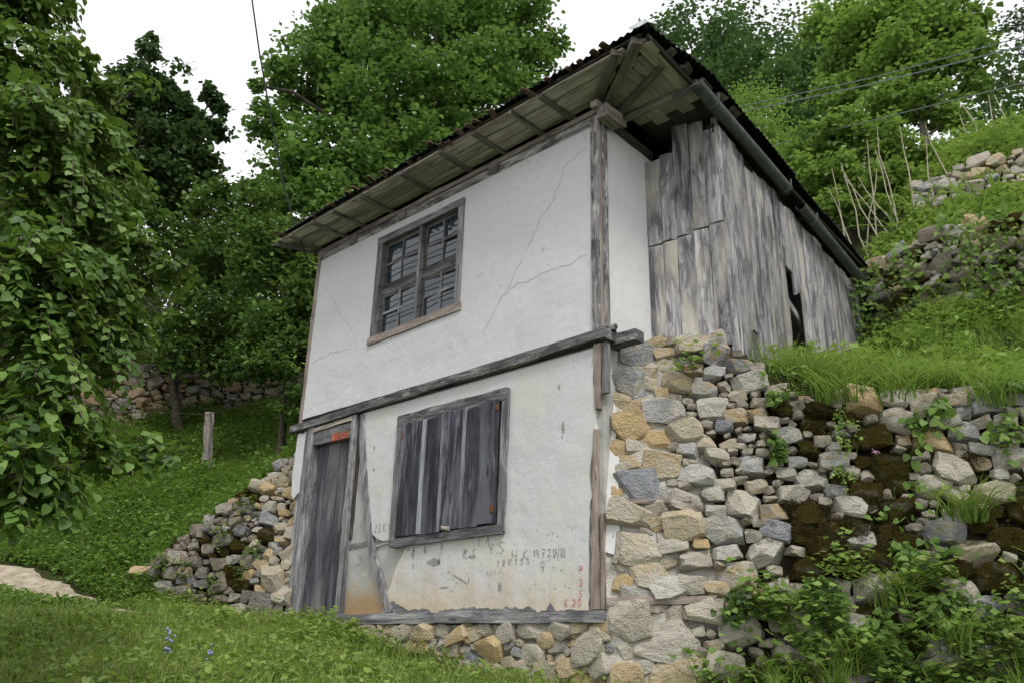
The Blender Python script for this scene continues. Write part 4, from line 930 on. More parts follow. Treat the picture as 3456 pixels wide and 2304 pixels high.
# ================================================================== FOLIAGE
LEAF2 = np.array([(0, 0, 0), (.42, .38, .06), (0, 1, -.03), (-.42, .38, .06)]); LEAF2F = np.array([(0, 1, 2), (0, 2, 3)])
HEART = np.array([(0, 0, 0), (.34, -.06, .05), (.50, .28, .07), (.36, .66, .03), (0, 1.05, -.10), (-.36, .66, .03), (-.50, .28, .07), (-.34, -.06, .05), (0, .4, -.01)])
HEARTF = np.array([(8, 0, 1), (8, 1, 2), (8, 2, 3), (8, 3, 4), (8, 4, 5), (8, 5, 6), (8, 6, 7), (8, 7, 0)])
LANCE = np.array([(0, 0, 0), (.16, .3, .03), (.13, .65, .02), (0, 1, -.12), (-.13, .65, .02), (-.16, .3, .03)]); LANCEF = np.array([(0, 1, 5), (1, 2, 4), (1, 4, 5), (2, 3, 4)])
def leaves(pos, axis, nrm, size, shape=LEAF2, faces=LEAF2F, tint=None, width=1.0):
    """pos, axis (leaf midrib), nrm (n,3); size (n,)"""
    n = len(pos); A = axis / (np.linalg.norm(axis, axis=1, keepdims=True) + 1e-9)
    N = nrm - (nrm * A).sum(1, keepdims=True) * A; N /= (np.linalg.norm(N, axis=1, keepdims=True) + 1e-9); B = np.cross(A, N)
    S = size[:, None, None]
    V = pos[:, None] + S * (shape[None, :, 0:1] * width * B[:, None] + shape[None, :, 1:2] * A[:, None] + shape[None, :, 2:3] * N[:, None])
    k = len(shape); F = (faces[None] + (np.arange(n) * k)[:, None, None]).reshape(-1, faces.shape[1])
    t = nrg.random(n) if tint is None else tint
    return V.reshape(-1, 3), F, np.repeat(t, k)
def unit(n): v = nrg.normal(size=(n, 3)); return v / np.linalg.norm(v, axis=1, keepdims=True)
def crown_leaves(lobes, n, size, tips=16, up=.7, droop=.35, shape=LEAF2, faces=LEAF2F, flat=.6, spread=.22, dark_in=True):
    L = np.array(lobes); w = L[:, 3] ** 2; w = w / w.sum(); P = []; T = []; twigs = []
    for (cx, cy, cz, r), q in zip(L, w):
        m = max(8, int(n * q)); k = max(4, int(tips)); c = unit(k) * (nrg.random((k, 1)) ** .45) * r * np.array([1, 1, .85]) + (cx, cy, cz)
        for p in c: twigs.append(((cx, cy, cz - r * .3), p))
        ci = nrg.integers(0, k, m); off = nrg.normal(size=(m, 3)) * r * spread * np.array([1, 1, flat]); P.append(c[ci] + off)
        ct = nrg.random(k); T.append(np.clip(ct[ci] * .55 + nrg.random(m) * .45, 0, 1))
    P = np.concatenate(P); T = np.concatenate(T); n = len(P)
    ax = unit(n); ax[:, 2] = ax[:, 2] * .5 - droop; nr = unit(n) * (1 - up) + np.array([0, 0, up]) + unit(n) * .35
    sz = size * nrg.uniform(.65, 1.25, n)
    V, F, t = leaves(P, ax, nr, sz, shape, faces, T)
    return V, F, t, twigs
def limb(p0, p1, r0, r1, rr, k=5, sag=.06):
    p0 = Vector(p0); p1 = Vector(p1); L = (p1 - p0).length; pts = []; rad = []
    for i in range(k + 1):
        f = i / k; q = p0.lerp(p1, f)
        if 0 < i < k: q += Vector((rr.uniform(-1, 1), rr.uniform(-1, 1), rr.uniform(-.6, 1))) * L * sag
        pts.append(q); rad.append(r0 + (r1 - r0) * f)
    return pts, rad
def tree(name, label, base, lobes, n, size, leafm, bark='bark', r0=.16, seed=1, group=None, fork=.35, twig_every=3, cat='tree', trunk_top=None, lr=.32, **kw):
    rr = random.Random(seed); th = thing(name, label, cat, base, group)
    V, F, t, tw = crown_leaves(lobes, n, size, **kw)
    me = fast_mesh('crown', V - np.array(base), F, t); me.materials.append(M[leafm]); link('crown', me, th, Matrix.Translation(base))
    L = np.array(lobes); ctr = Vector(L[:, :3].mean(0)); top = Vector(trunk_top) if trunk_top else Vector(base).lerp(ctr, .75)
    parts = []; fk = Vector(base).lerp(top, fork)
    pts, rad = limb(base, fk, r0, r0 * .75, rr, 4, .04); parts.append(tube_data(pts, rad, 8))
    pts2, rad2 = limb(pts[-1], top, r0 * .72, r0 * .3, rr, 5, .05); parts.append(tube_data(pts2, rad2, 7))
    spine = pts[2:] + pts2
    for i, (x, y, z, r) in enumerate(lobes):
        c = Vector((x, y, z)); j = min(range(len(spine)), key=lambda k: (spine[k] - c).length + .9 * max(0, spine[k].z - c.z + .1))
        p, ra = limb(spine[j], c, r0 * lr, r0 * lr * .28, rr, 4, .07); parts.append(tube_data(p, ra, 5))
    for i, (a, b) in enumerate(tw):
        if i % twig_every == 0: p, ra = limb(a, b, r0 * .07, r0 * .025, rr, 2, .08); parts.append(tube_data(p, ra, 3))
    Vt, Ft = join(parts); mesh('trunk', [v - Vector(base) for v in Vt], Ft, bark, th, Matrix.Translation(base), 60)
    return th
g = lambda x, y: float(tz(x, y))
LIN = [(-1.86, -4.27, 3.45, 0.30), (-2.0, -3.99, 3.74, 0.2), (-2.03, -3.70, 3.66, 0.14), (-1.34, -4.25, 2.63, 0.36), (-1.75, -3.79, 3.05, 0.28), (-1.29, -4.02, 2.24, 0.33), (-1.5, -3.64, 2.35, 0.22), (-1.23, -3.48, 2.09, 0.17), (-1.07, -3.33, 1.93, 0.12), (-0.82, -4.18, 1.55, 0.29), (-1.02, -3.79, 1.63, 0.26), (-1.22, -3.45, 1.68, 0.17), (-0.78, -4.02, 1.17, 0.26), (-0.98, -3.68, 1.24, 0.23), (-1.11, -3.44, 1.42, 0.12), (-0.57, -4.04, 0.73, 0.25), (-0.71, -3.8, 0.71, 0.14), (-0.38, -4.11, 0.38, 0.21), (-0.56, -3.66, 0.55, 0.14), (-0.58, -3.45, 0.58, 0.1), (-0.53, -3.33, 0.58, 0.05), (-0.35, -3.98, 0.27, 0.13), (-0.32, -3.9, 0.14, 0.07), (-0.39, -4.14, 0.18, 0.14), (-1.87, -3.49, 3.73, 0.1), (-1.57, -3.55, 2.76, 0.13),
       (-2.2, -4.5, 2.6, .5), (-2.3, -4.75, 3.5, .5), (-1.7, -4.6, 1.7, .45), (-1.4, -4.5, .9, .4), (-3.0, -5.4, 4.6, .6), (-3.7, -5.9, 5.4, .8), (-5.4, -6.2, 5.4, .8), (-2.15, -4.42, 4.2, .3), (-2.3, -4.2, 4.35, .24), (-2.3, -4.5, 4.6, .3)]  # outermost lobes lie out of frame, added for the reflection in the window panes
def spray_tree(name, label, base, lobes, per_m2, leafm, r0, seed, leaf, top):
    rr = random.Random(seed); th = thing(name, label, 'tree', base); parts = []; Q = []; AX = []; NR = []; SZ_ = []; TT = []
    fk = Vector(base).lerp(Vector(top), .45); p1, ra = limb(base, fk, r0, r0 * .8, rr, 4, .03); parts.append(tube_data(p1, ra, 9)); p2, ra = limb(p1[-1], top, r0 * .78, r0 * .3, rr, 5, .05); parts.append(tube_data(p2, ra, 8)); spine = p1[2:] + p2
    for (x, y, z, r) in lobes:
        c = Vector((x, y, z)); j = min(range(len(spine)), key=lambda k: (spine[k] - c).length + 1.2 * max(0, spine[k].z - c.z - .4)); st = c + Vector((0, 0, r * .4))
        p, ra = limb(spine[j], st, .035 + .02 * r, .008, rr, 5, .08); parts.append(tube_data(p, ra, 5))
        for k in range(max(4, int(per_m2 * r * r))):
            o = Vector((rr.gauss(0, 1), rr.gauss(0, 1), rr.gauss(0, 1))).normalized() * r * rr.random() ** .4
            d = Vector((o.x, o.y, 0)) + Vector((rr.gauss(.25, .5), rr.gauss(.1, .5), 0)) * r; d = d.normalized() if d.length > 1e-4 else Vector((1, 0, 0))
            L = rr.uniform(.22, .5) * min(1.0, .45 + r * 1.8); n = max(4, int(L / .034)); pt = c + o - d * L * .4 + Vector((0, 0, .08)); el = rr.uniform(.0, .55); pts = [pt.copy()]; ct = rr.random(); sd_ = d.cross(Vector((0, 0, 1)))
            for i in range(n):
                f = i / n; v = (d * math.cos(el) + Vector((0, 0, math.sin(el)))); pt = pt + v * L / n; el -= 1.5 / n * (1 + .5 * f); pts.append(pt.copy())
                sg = 1 if i % 2 else -1; a_ = (v * .55 + sd_ * sg * .8 + Vector((rr.gauss(0, .2), rr.gauss(0, .2), -.35 + rr.gauss(0, .2))))
                Q.append(pt + sd_ * sg * .01); AX.append(a_); NR.append(Vector((rr.gauss(0, .3), rr.gauss(0, .3), 1)) + d * .5); SZ_.append(leaf * rr.uniform(.65, 1.2) * (1.05 - .35 * f)); TT.append(min(1, max(0, ct * .45 + rr.random() * .35 + .25 * f)))
            if k % 2 == 0: parts.append(tube_data(pts[::2] if len(pts) > 4 else pts, .0035, 3))
    V, F = join(parts); mesh('trunk', [v - Vector(base) for v in V], F, 'bark', th, Matrix.Translation(base), 60)
    v, f, t = leaves(np.array(Q) - np.array(base), np.array(AX), np.array(NR), np.array(SZ_), HEART * np.array([1, 1, 1.0]), HEARTF, np.array(TT)); me = fast_mesh('crown', v, f, t); me.materials.append(M[leafm]); link('crown', me, th, Matrix.Translation(base)); return len(Q)
nl = spray_tree('linden_tree', 'big linden tree with heart shaped leaves hanging in from the left edge', (-2.35, -3.78, g(-2.35, -3.78) - .1), LIN, 980, 'lf_linden', .2, 61, .067, (-3.0, -4.4, 5.0))
print('linden leaves', nl)
DK = [(-15.14, 0.5, 13.3, 0.5), (-14.85, 1.2, 13.25, 0.68), (-14.94, 0.93, 11.81, 0.98), (-14.59, 1.9, 12.57, 0.57), (-14.43, 2.3, 13.33, 0.35), (-14.61, 1.86, 11.49, 0.83), (-14.83, 1.26, 10.4, 0.86), (-14.39, 2.4, 11.14, 0.5), (-15.02, 0.66, 14.1, 0.3), (-15.0, .68, 14.55, .16), (-15.2, 0.11, 12.13, 0.86), (-14.62, 1.84, 10.34, 0.76), (-14.35, 2.5, 13.1, 0.22), (-14.3, 2.6, 12.4, .3), (-15.4, -.6, 11, .9), (-15, .2, 9.6, .9), (-15.2, -1, 9, 1.0)]
tree('ash_tree', 'tall dark leaved tree against the white sky left of the cable', (-14.9, .9, g(-14.9, .9) - .1), DK, 21000, .165, 'lf_dark', 'bark', .22, 62, tips=20)
BK = [(-17.5, -1.5, 9.5, 1.3), (-17.2, .5, 8.6, 1.2), (-16.8, 2.4, 9.0, 1.2), (-16.2, 4.2, 9.6, 1.2), (-17.4, -3.2, 8.4, 1.3), (-16.6, 3.2, 10.6, .9), (-17.3, .2, 10.4, 1.0), (-15.6, 5.6, 10.2, 1.1), (-17.6, -4.6, 9.4, 1.2), (-16.4, 1.5, 7.6, 1.2), (-15.4, 4.6, 8.2, 1.2)]
tree('broadleaf_tree', 'hazy green tree filling the gap between the linden and the eave cable', (-16.9, 1.2, g(-16.9, 1.2) - .1), BK, 14000, .17, 'lf_shrub', 'bark', .2, 70, tips=24)
CN = [(-9.73, 2.8, 12.63, 0.95), (-8.99, 3.92, 13.31, 1.23), (-8.81, 5.77, 14.7, 1.33), (-7.82, 6.82, 14.82, 1.06), (-7.44, 7.18, 13.87, 0.6), (-7.36, 7.92, 14.71, 0.4), (-9.51, 2.16, 11.05, 0.8), (-8.94, 3.12, 11.09, 1.15), (-8.05, 4.34, 11.34, 1.26), (-7.52, 5.7, 12.23, 1.12), (-7.21, 6.72, 12.28, 0.63), (-9.79, 1.63, 11.46, 0.38), (-9.73, 1.75, 10.04, 0.55), (-8.91, 2.22, 9.16, 0.89), (-8.25, 3.25, 9.29, 1.08), (-7.49, 4.23, 9.67, 1.01), (-9.15, 1.78, 8.34, 0.65), (-8.24, 2.35, 7.75, 0.84), (-7.6, 3.29, 8.22, 0.69), (-7.33, 5.18, 10.64, 0.77), (-9.96, 1.3, 10.83, 0.15), (-10.19, 3.95, 15.69, 1.22), (-8.64, 5.97, 16.45, 1.26)]
tree('broadleaf_tree', 'large green broadleaf tree rising behind the front eave of the house', (-8.3, 4.6, g(-8.3, 4.6) - .1), CN, 46000, .14, 'lf_mid', 'bark', .26, 63, tips=26, twig_every=4)
SA = [(-10.63, 1.03, 8.08, 0.62), (-10.7, 0.86, 7.14, 0.6), (-9.97, 1.27, 6.68, 0.67), (-10.15, 0.88, 5.86, 0.57), (-9.44, 1.21, 5.25, 0.64), (-9.69, 0.68, 4.9, 0.54), (-9.45, 1.2, 4.5, 0.5), (-9.77, 0.5, 4.4, 0.38), (-10.33, 1.68, 7.84, 0.53), (-10.85, 0.49, 5.4, 0.49), (-9.24, 1.62, 4.5, 0.35), (-11.2, .2, 6.4, .7), (-11.4, -.4, 5.4, .7), (-11, -.3, 7.6, .7), (-11.6, -1.2, 6.6, .8), (-12, -2, 5, .9), (-12, -2, 7, .9)]
tree('plum_tree', 'dark leafy fruit tree above the distant terrace wall at left', (-10.3, 1.1, g(-10.3, 1.1) - .1), SA, 22000, .11, 'lf_shrub', 'bark', .10, 64, tips=22)
SB = [(-8.42, 1.02, 7.23, 0.55), (-7.73, 1.25, 6.29, 0.61), (-7.9, 0.93, 5.72, 0.59), (-7.13, 1.28, 5.14, 0.43), (-7.34, 0.92, 4.61, 0.6), (-6.91, 1.27, 4.16, 0.35), (-7.05, 1.03, 3.8, 0.47), (-7.43, 0.76, 4.05, 0.38), (-6.69, 1.14, 3.2, 0.3), (-7.94, 0.86, 6.37, 0.45), (-7.62, 1.44, 6.33, 0.46), (-7.3, 1.8, 5.6, .6), (-6.7, 1.9, 4.4, .5), (-6.5, 1.9, 3.4, .5)]
tree('plum_tree', 'slender multi stemmed fruit tree right beside the left end of the house', (-7.05, 1.25, g(-7.05, 1.25) - .1), SB, 22000, .088, 'lf_shrub', 'bark', .075, 65, tips=24)
RT = [(-0.55, 11.01, 13.31, 0.99), (0.54, 11.28, 12.96, 1.05), (1.19, 11.4, 12.54, 0.51), (-1.07, 10.86, 12.64, 0.69), (0.1, 10.67, 11.65, 1.02), (0.96, 10.86, 11.41, 0.72), (-1.19, 10.29, 11.3, 0.57), (-0.2, 10.07, 10.46, 0.71), (0.55, 10.26, 10.19, 0.52), (1.25, 10.91, 10.74, 0.35), (0.91, 10.34, 9.75, 0.3), (0.43, 11.26, 14.12, 0.98), (-1.72, 11.7, 14.6, 0.65)]
tree('walnut_tree', 'light green forked tree standing on the upper right terrace', (.36, 10.2, g(.36, 10.2) - .1), RT, 23000, .125, 'lf_bright', 'bark_pale', .13, 66, tips=22, fork=.2)
BU = [(-1.05, 7.69, 8.66, 0.44), (-0.48, 7.89, 8.7, 0.52), (0.05, 8.06, 8.45, 0.5), (0.47, 8.18, 8.05, 0.42), (-0.74, 7.27, 7.59, 0.49), (-0.09, 7.5, 7.43, 0.56), (0.35, 7.66, 7.3, 0.36), (-1.31, 7.58, 8.16, 0.28), (-0.18, 6.94, 6.63, 0.32), (0.2, 7.11, 6.6, 0.22), (-0.49, 6.83, 6.7, 0.32), (-1.4, 7.2, 7.2, .5)]
tree('hazel_bush', 'bright leafy bush just above the right roof edge', (-.35, 7.5, g(-.35, 7.5) - .1), BU, 10500, .105, 'lf_bright', 'bark', .06, 67, cat='bush', tips=20)
FAR = [(-15.7, 27.12, 32.15, 1.6), (-14.76, 29.95, 34.4, 2.4), (-12.73, 33.15, 35.67, 2.7), (-12.54, 28.83, 29.7, 2.0), (-9.91, 29.99, 29.55, 2.0), (-12.68, 26.53, 27.27, 1.7), (-9.68, 26.84, 25.64, 1.6), (-8.82, 28.27, 25.52, 1.4), (-8.8, 32.53, 32.59, 2.1), (-15.16, 27.44, 29.8, 1.3), (-8.08, 26.41, 22.41, 1.2)]
FL = ['rounded forest tree whose top touches the sky just right of the roof corner', 'highest dark forest tree crown on the hill behind the roof corner', 'far forest tree at the top edge between roof corner and light tree', 'middle forest tree in a band of rounded crowns behind the roof', 'forest tree behind the upper wires left of the light forked tree', 'forest tree low down against the tin roof edge', 'forest tree in the second row above the upper wire', 'small dark forest tree under the upper wire', 'forest tree at the top edge beside the light forked tree', 'small forest tree peeking over the roof corner', 'small forest tree below the wires behind the hazel bush', 'forest tree hidden behind the light forked tree']
for i, (x, y, z, r) in enumerate(FAR):
    rr = random.Random(80 + i); lb = [(x, y, z, r)] + [(x + r * rr.uniform(-1, 1), y + r * rr.uniform(-.8, .8), z - r * rr.uniform(.1, 1.5), r * rr.uniform(.45, .7)) for k in range(6)] + [(x, y, z - 1.6 * r, r * .8)]
    tree('forest_tree', FL[i], (x, y, g(x, y) - .3), lb, 2600, .26 if r > 1.5 else .22, 'lf_far', 'bark', .3, 90 + i, 'forest trees on the hill behind the house', tips=14, twig_every=6, up=.8, fork=.4)
LT = [(-6.88, 18.24, 18.38, 0.86), (-6.91, 17.12, 16.69, 0.67), (-6.03, 17.53, 16.32, 0.66), (-5.82, 16.52, 14.71, 0.63), (-6.5, 17.6, 15.2, .8)]
tree('young_tree', 'pale green conical tree between tin roof and dark forest', (-6.4, 17.5, g(-6.4, 17.5) - .2), LT, 7000, .10, 'lf_bright', 'bark', .1, 68, tips=30, spread=.45)
ED = [(2.46, 7.55, 9.21, 0.28), (2.52, 7.56, 8.67, 0.2), (2.2, 7.52, 8.39, 0.2), (2.66, 7.57, 9.36, 0.27), (2.58, 7.56, 8.22, 0.33), (2.11, 7.5, 8.19, 0.12)]
tree('bare_tree', 'sparse dark branched tree at the top right edge against the sky', (3.3, 7.75, g(3.3, 7.75) - .1), ED, 620, .06, 'lf_dark', 'bark', .09, 69, tips=12, twig_every=1, trunk_top=(2.9, 7.6, 9.3), fork=.7)
# understorey that fills the hillside between the trunks: one uncountable mass
def thicket(name, label, pts, n, size, leafm):
    V, F, t, tw = crown_leaves(pts, n, size, tips=18, spread=.4); me = fast_mesh(name, V, F, t); me.materials.append(M[leafm]); return tag(link(name, me), label, kind='stuff')
UN = []
for k in range(44):
    x = rnd.uniform(-16, -6.5); y = rnd.uniform(2.2, 9) if x > -11 else rnd.uniform(-3.5, 7); z = g(x, y)
    if x > -10.6 and y < 3.6: continue
    UN.append((x, y, z + rnd.uniform(.5, 2.6), rnd.uniform(.6, 1.1)))
thicket('undergrowth', 'dense dark undergrowth between the trees left of the house', UN, 22000, .10, 'lf_shrub')
UN2 = [(rnd.uniform(-6, 3), rnd.uniform(12, 22), 0, rnd.uniform(.9, 1.6)) for k in range(26)] + [(rnd.uniform(-16, -4), rnd.uniform(18, 28), 0, rnd.uniform(1.2, 2.2)) for k in range(22)] + [(rnd.uniform(2, 6), rnd.uniform(10, 14), 0, rnd.uniform(.5, .9)) for k in range(7)]
thicket('hillside_scrub', 'leafy scrub covering the hillside under the forest trees', [(x, y, g(x, y) + r * .9, r) for x, y, z, r in UN2], 20000, .17, 'lf_far')

# ================================================================== GRASS AND WEEDS
def blades(P, h, w, lean, tint=None, segs=3, side_dir=None):
    n = len(P); a = nrg.uniform(0, 2 * np.pi, n); d = np.stack([np.cos(a), np.sin(a), np.zeros(n)], 1)
    if side_dir is not None: d = d * .7 + np.array(side_dir); d /= np.linalg.norm(d, axis=1, keepdims=True)
    b = np.stack([-d[:, 1], d[:, 0], np.zeros(n)], 1)
    V = []; lv = np.linspace(0, 1, segs + 1)
    for i, f in enumerate(lv):
        c = P + d * (lean * h * f ** 2)[:, None] + np.array([0, 0, 1]) * (h * (f - .35 * np.minimum(lean, 1.6) * f ** 3))[:, None]
        ww = (w * (1 - f ** 1.5) * .5)[:, None]
        if i < segs: V += [c - b * ww, c + b * ww]
        else: V += [c]
    V = np.stack(V, 1); k = V.shape[1]; F = []
    for i in range(segs - 1): F += [(2 * i, 2 * i + 1, 2 * i + 3), (2 * i, 2 * i + 3, 2 * i + 2)]
    F.append((2 * segs - 2, 2 * segs - 1, 2 * segs)); F = np.array(F)
    F = (F[None] + (np.arange(n) * k)[:, None, None]).reshape(-1, 3); t = nrg.random(n) if tint is None else tint
    return V.reshape(-1, 3), F, np.repeat(t, k)
def merge(parts):
    V = []; F = []; T = []; k = 0
    for v, f, t in parts: V.append(v); F.append(f + k); T.append(t); k += len(v)
    return np.concatenate(V), np.concatenate(F), np.concatenate(T)
def stuff(name, label, parts, mat):
    V, F, t = merge(parts); me = fast_mesh(name, V, F, t); me.materials.append(M[mat]); return tag(link(name, me), label, kind='stuff')
def on_path(x, y):
    best = np.full(np.shape(x), 9.0)
    for (ax_, ay_), (bx_, by_) in zip(pc[:-1], pc[1:]):
        t_ = np.clip(((x - ax_) * (bx_ - ax_) + (y - ay_) * (by_ - ay_)) / ((bx_ - ax_) ** 2 + (by_ - ay_) ** 2), 0, 1); best = np.minimum(best, np.hypot(x - ax_ - t_ * (bx_ - ax_), y - ay_ - t_ * (by_ - ay_)))
    return best < .32 - .14 * np.clip((x + 7) / 2, 0, 1)
def patchy(x, y, s=1.0, o=0.0): return .5 + .5 * np.sin(x * 1.9 * s + o + 1.3 * np.sin(y * 1.3 * s)) * np.sin(y * 2.3 * s + 1.1 * np.sin(x * 1.7 * s + o))
def scatter(n, x0, x1, y0, y1, keep):
    x = nrg.uniform(x0, x1, n); y = nrg.uniform(y0, y1, n); m = keep(x, y); x, y = x[m], y[m]; return np.c_[x, y, tz(x, y)]
def camd(P): return np.hypot(P[:, 0] - 4.04, P[:, 1] + 5.35)
# front meadow
fm = lambda x, y: (side(x, y) < -.12) & (np.hypot(x - 4.04, y + 5.35) > 2.6) & ~on_path(x, y) & ((y < -.12) | (x > .1) | (x < -4.7))
P = scatter(95000, -6.5, 3.5, -5.0, 1.6, fm); d = camd(P); pa = patchy(P[:, 0], P[:, 1])
h = nrg.uniform(.06, .17, len(P)) * (.7 + .6 * pa) * np.where((P[:, 0] < -3.6) & (P[:, 1] < -1.3), .45, 1.0); w = nrg.uniform(.004, .008, len(P)) * np.clip(d / 5, .8, 1.8)
parts = [blades(P, h, w, nrg.uniform(.2, 1.1, len(P)), np.clip(pa * .6 + nrg.random(len(P)) * .45, 0, .93))]
P = scatter(2600, -5, 3.2, -3.8, 1.0, fm); parts.append(blades(P, nrg.uniform(.15, .32, len(P)), nrg.uniform(.004, .007, len(P)), nrg.uniform(.3, 1.0, len(P)), nrg.uniform(.5, 1, len(P))))
C_ = scatter(900, -4.2, 3.2, -3.8, 1.0, fm); nb = nrg.integers(8, 22, len(C_)); ix = np.repeat(np.arange(len(C_)), nb); P = C_[ix] + np.c_[nrg.normal(0, .03, (len(ix), 2)), np.zeros(len(ix))]; ct_ = nrg.random(len(C_))
parts.append(blades(P, nrg.uniform(.10, .26, len(P)), nrg.uniform(.005, .009, len(P)), nrg.uniform(.3, 1.2, len(P)), np.clip(.25 + ct_[ix] * .5 + nrg.random(len(P)) * .25, 0, 1)))
stuff('grass', 'short green meadow grass in front of the house', parts, 'gr_front')
# broad leaved weeds, front and slope
def weeds(P, size, hmin, hmax, k=5, shape=LEAF2, faces=LEAF2F, width=1.0):
    n = len(P); Q = np.repeat(P, k, 0); m = len(Q); Q = Q + np.c_[nrg.normal(0, .035, (m, 2)), nrg.uniform(hmin, hmax, m)]
    ax = unit(m); ax[:, 2] = ax[:, 2] * .4 + .05; nr = unit(m) * .45 + np.array([0, 0, .8]); tn = np.clip(np.repeat(nrg.random(n), k) * .6 + nrg.random(m) * .4, 0, 1)
    return leaves(Q, ax, nr, size * nrg.uniform(.6, 1.3, m), shape, faces, tn, width)
P = scatter(13000, -6.0, 3.3, -4.8, 1.5, lambda x, y: fm(x, y) & ((x > -3.8) | (y > -1.3)) & (patchy(x, y, 1.6, 2.0) + .35 * (x < -1.0) + .25 * (y < -1.5) > .62)); parts = [weeds(P, .045, .02, .14, 5)]
P = scatter(1500, -3.8, 3.0, -3.4, 1.2, lambda x, y: fm(x, y) & (patchy(x, y, 1.1, 5.0) > .6)); parts.append(weeds(P, .055, .05, .2, 5, HEART, HEARTF, .8))
stuff('weeds', 'broad leaved weeds and clover among the front grass', parts, 'gr_front')
sl = lambda x, y: (((side(x, y) > .05) & (x < -4.75)) | ((x < -5.8) & (y > -1.55))) & ~on_path(x, y)
P = scatter(34000, -12.5, -4.75, -4, 5, sl); parts = [weeds(P, .06, .02, .16, 4)]
C_ = scatter(700, -11.5, -4.9, -3, 4, sl); nb = nrg.integers(8, 30, len(C_)); ix = np.repeat(np.arange(len(C_)), nb); hh_ = nrg.uniform(.12, .4, len(C_)); Q_ = C_[ix] + np.c_[nrg.normal(0, .08, (len(ix), 2)), nrg.random(len(ix)) * hh_[ix]]
ax = unit(len(ix)); ax[:, 2] = ax[:, 2] * .4; parts.append(leaves(Q_, ax, unit(len(ix)) * .45 + np.array([0, 0, .8]), nrg.uniform(.05, .10, len(ix)), LEAF2, LEAF2F, np.clip(nrg.random(len(C_))[ix] * .7 + nrg.random(len(ix)) * .3, 0, 1)))
P = scatter(60000, -12, -4.75, -4, 5, sl); parts.append(blades(P, nrg.uniform(.10, .34, len(P)), nrg.uniform(.008, .014, len(P)), nrg.uniform(.3, 1.1, len(P))))
P = scatter(9000, -12, -4.9, -5, -1.2, lambda x, y: ~on_path(x, y)); parts.append(weeds(P, .06, .01, .09, 4))
stuff('slope_weeds', 'green weeds covering the slope left of the rubble wall', parts, 'gr_slope')
# right terraces
def outside_house(x, y): return ~((x > -4.7) & (x < .80 - .07 * (y - .86)) & (y > .3) & (y < 5.0))
t1 = lambda x, y: (side(x, y) > .0) & outside_house(x, y) & (x > .1) & (y < 4.9)
C_ = scatter(1500, .2, 6.5, .5, 4.9, lambda x, y: t1(x, y) & ((x > 1.15) | (y > 1.05))); nb = nrg.integers(10, 26, len(C_)); ix = np.repeat(np.arange(len(C_)), nb); P = C_[ix] + np.c_[nrg.normal(0, .05, (len(ix), 2)), np.zeros(len(ix))]
P = P[outside_house(P[:, 0], P[:, 1]) & (side(P[:, 0], P[:, 1]) > -.05)]; ix = ix[:len(P)]; P[:, 2] = tz(P[:, 0], P[:, 1]) - .01; edge = np.clip(1 - side(P[:, 0], P[:, 1]) / .8, 0, 1)
ch = nrg.uniform(.55, 1.25, len(C_)); ct_ = nrg.random(len(C_)); h = nrg.uniform(.16, .40, len(P)) * ch[ix] * np.where((P[:, 0] < 1.4) & (P[:, 1] > 1.6), .55, 1); lean = nrg.uniform(.3, 1.3, len(P)) + edge * .5
parts = [blades(P, h, nrg.uniform(.009, .019, len(P)), lean, np.clip(ct_[ix] * .55 + nrg.random(len(P)) * .45, 0, .97))]
P = scatter(16000, .2, 6.5, .5, 4.9, lambda x, y: t1(x, y) & ((x > 1.15) | (y > 1.05))); parts.append(blades(P, nrg.uniform(.06, .16, len(P)), nrg.uniform(.008, .014, len(P)), nrg.uniform(.3, 1.2, len(P)), nrg.uniform(0, .6, len(P))))
P = scatter(60000, .9, 5.5, .9, 4.0, lambda x, y: t1(x, y) & (np.abs(side(x, y) - .06) < .10) & (x > 1.1)); P = P[:3200]
parts.append(blades(P, nrg.uniform(.22, .42, len(P)), nrg.uniform(.007, .013, len(P)), nrg.uniform(.9, 2.2, len(P)), None, 4, (.5, -.8, 0)))
stuff('terrace_grass', 'long bright grass spilling over the top of the retaining wall', parts, 'gr_terr')
P = scatter(15000, .2, 6.5, .5, 4.9, lambda x, y: t1(x, y) & ((x > 1.05) | (y > 1.2)) & (patchy(x, y, 1.5, 3) > .42)); P = P[(P[:, 0] > 1.35) | (nrg.random(len(P)) < .35)]; parts = [weeds(P, .075, .04, .24, 4, LANCE, LANCEF, 1.3)]
offw = lambda x, y: (x > .4 - .1 * (y - 4.6)) & ~((y - .12 * np.maximum(0, x - 1) > 6.55) & (y - .25 * np.maximum(0, x - 1) < 7.2)) & ((y - .22 * np.maximum(0, x - 2) > 4.85) | (patchy(x, y, 2.0, 4.0) > .5))
P = scatter(11000, .3, 6, 4.6, 10.5, offw); parts.append(weeds(P, .085, .03, .35, 4))
P = scatter(20000, .3, 6, 4.6, 12, offw); v = blades(P, nrg.uniform(.15, .4, len(P)), nrg.uniform(.012, .022, len(P)), nrg.uniform(.3, 1.1, len(P))); parts.append(v)
C_ = scatter(520, .9, 6, 1.2, 10.5, lambda x, y: (side(x, y) > .25) & outside_house(x, y) & (x > .95 - .1 * (y - 1)) & ((y < 4.2) | offw(x, y))); nb = nrg.integers(12, 40, len(C_)); ix = np.repeat(np.arange(len(C_)), nb); hh_ = np.where(C_[:, 1] < 4.7, nrg.uniform(.1, .48, len(C_)) * np.where(C_[:, 0] < 1.4, .45, 1), nrg.uniform(.2, .75, len(C_))); Q_ = C_[ix] + np.c_[nrg.normal(0, .09, (len(ix), 2)), nrg.random(len(ix)) * hh_[ix]]
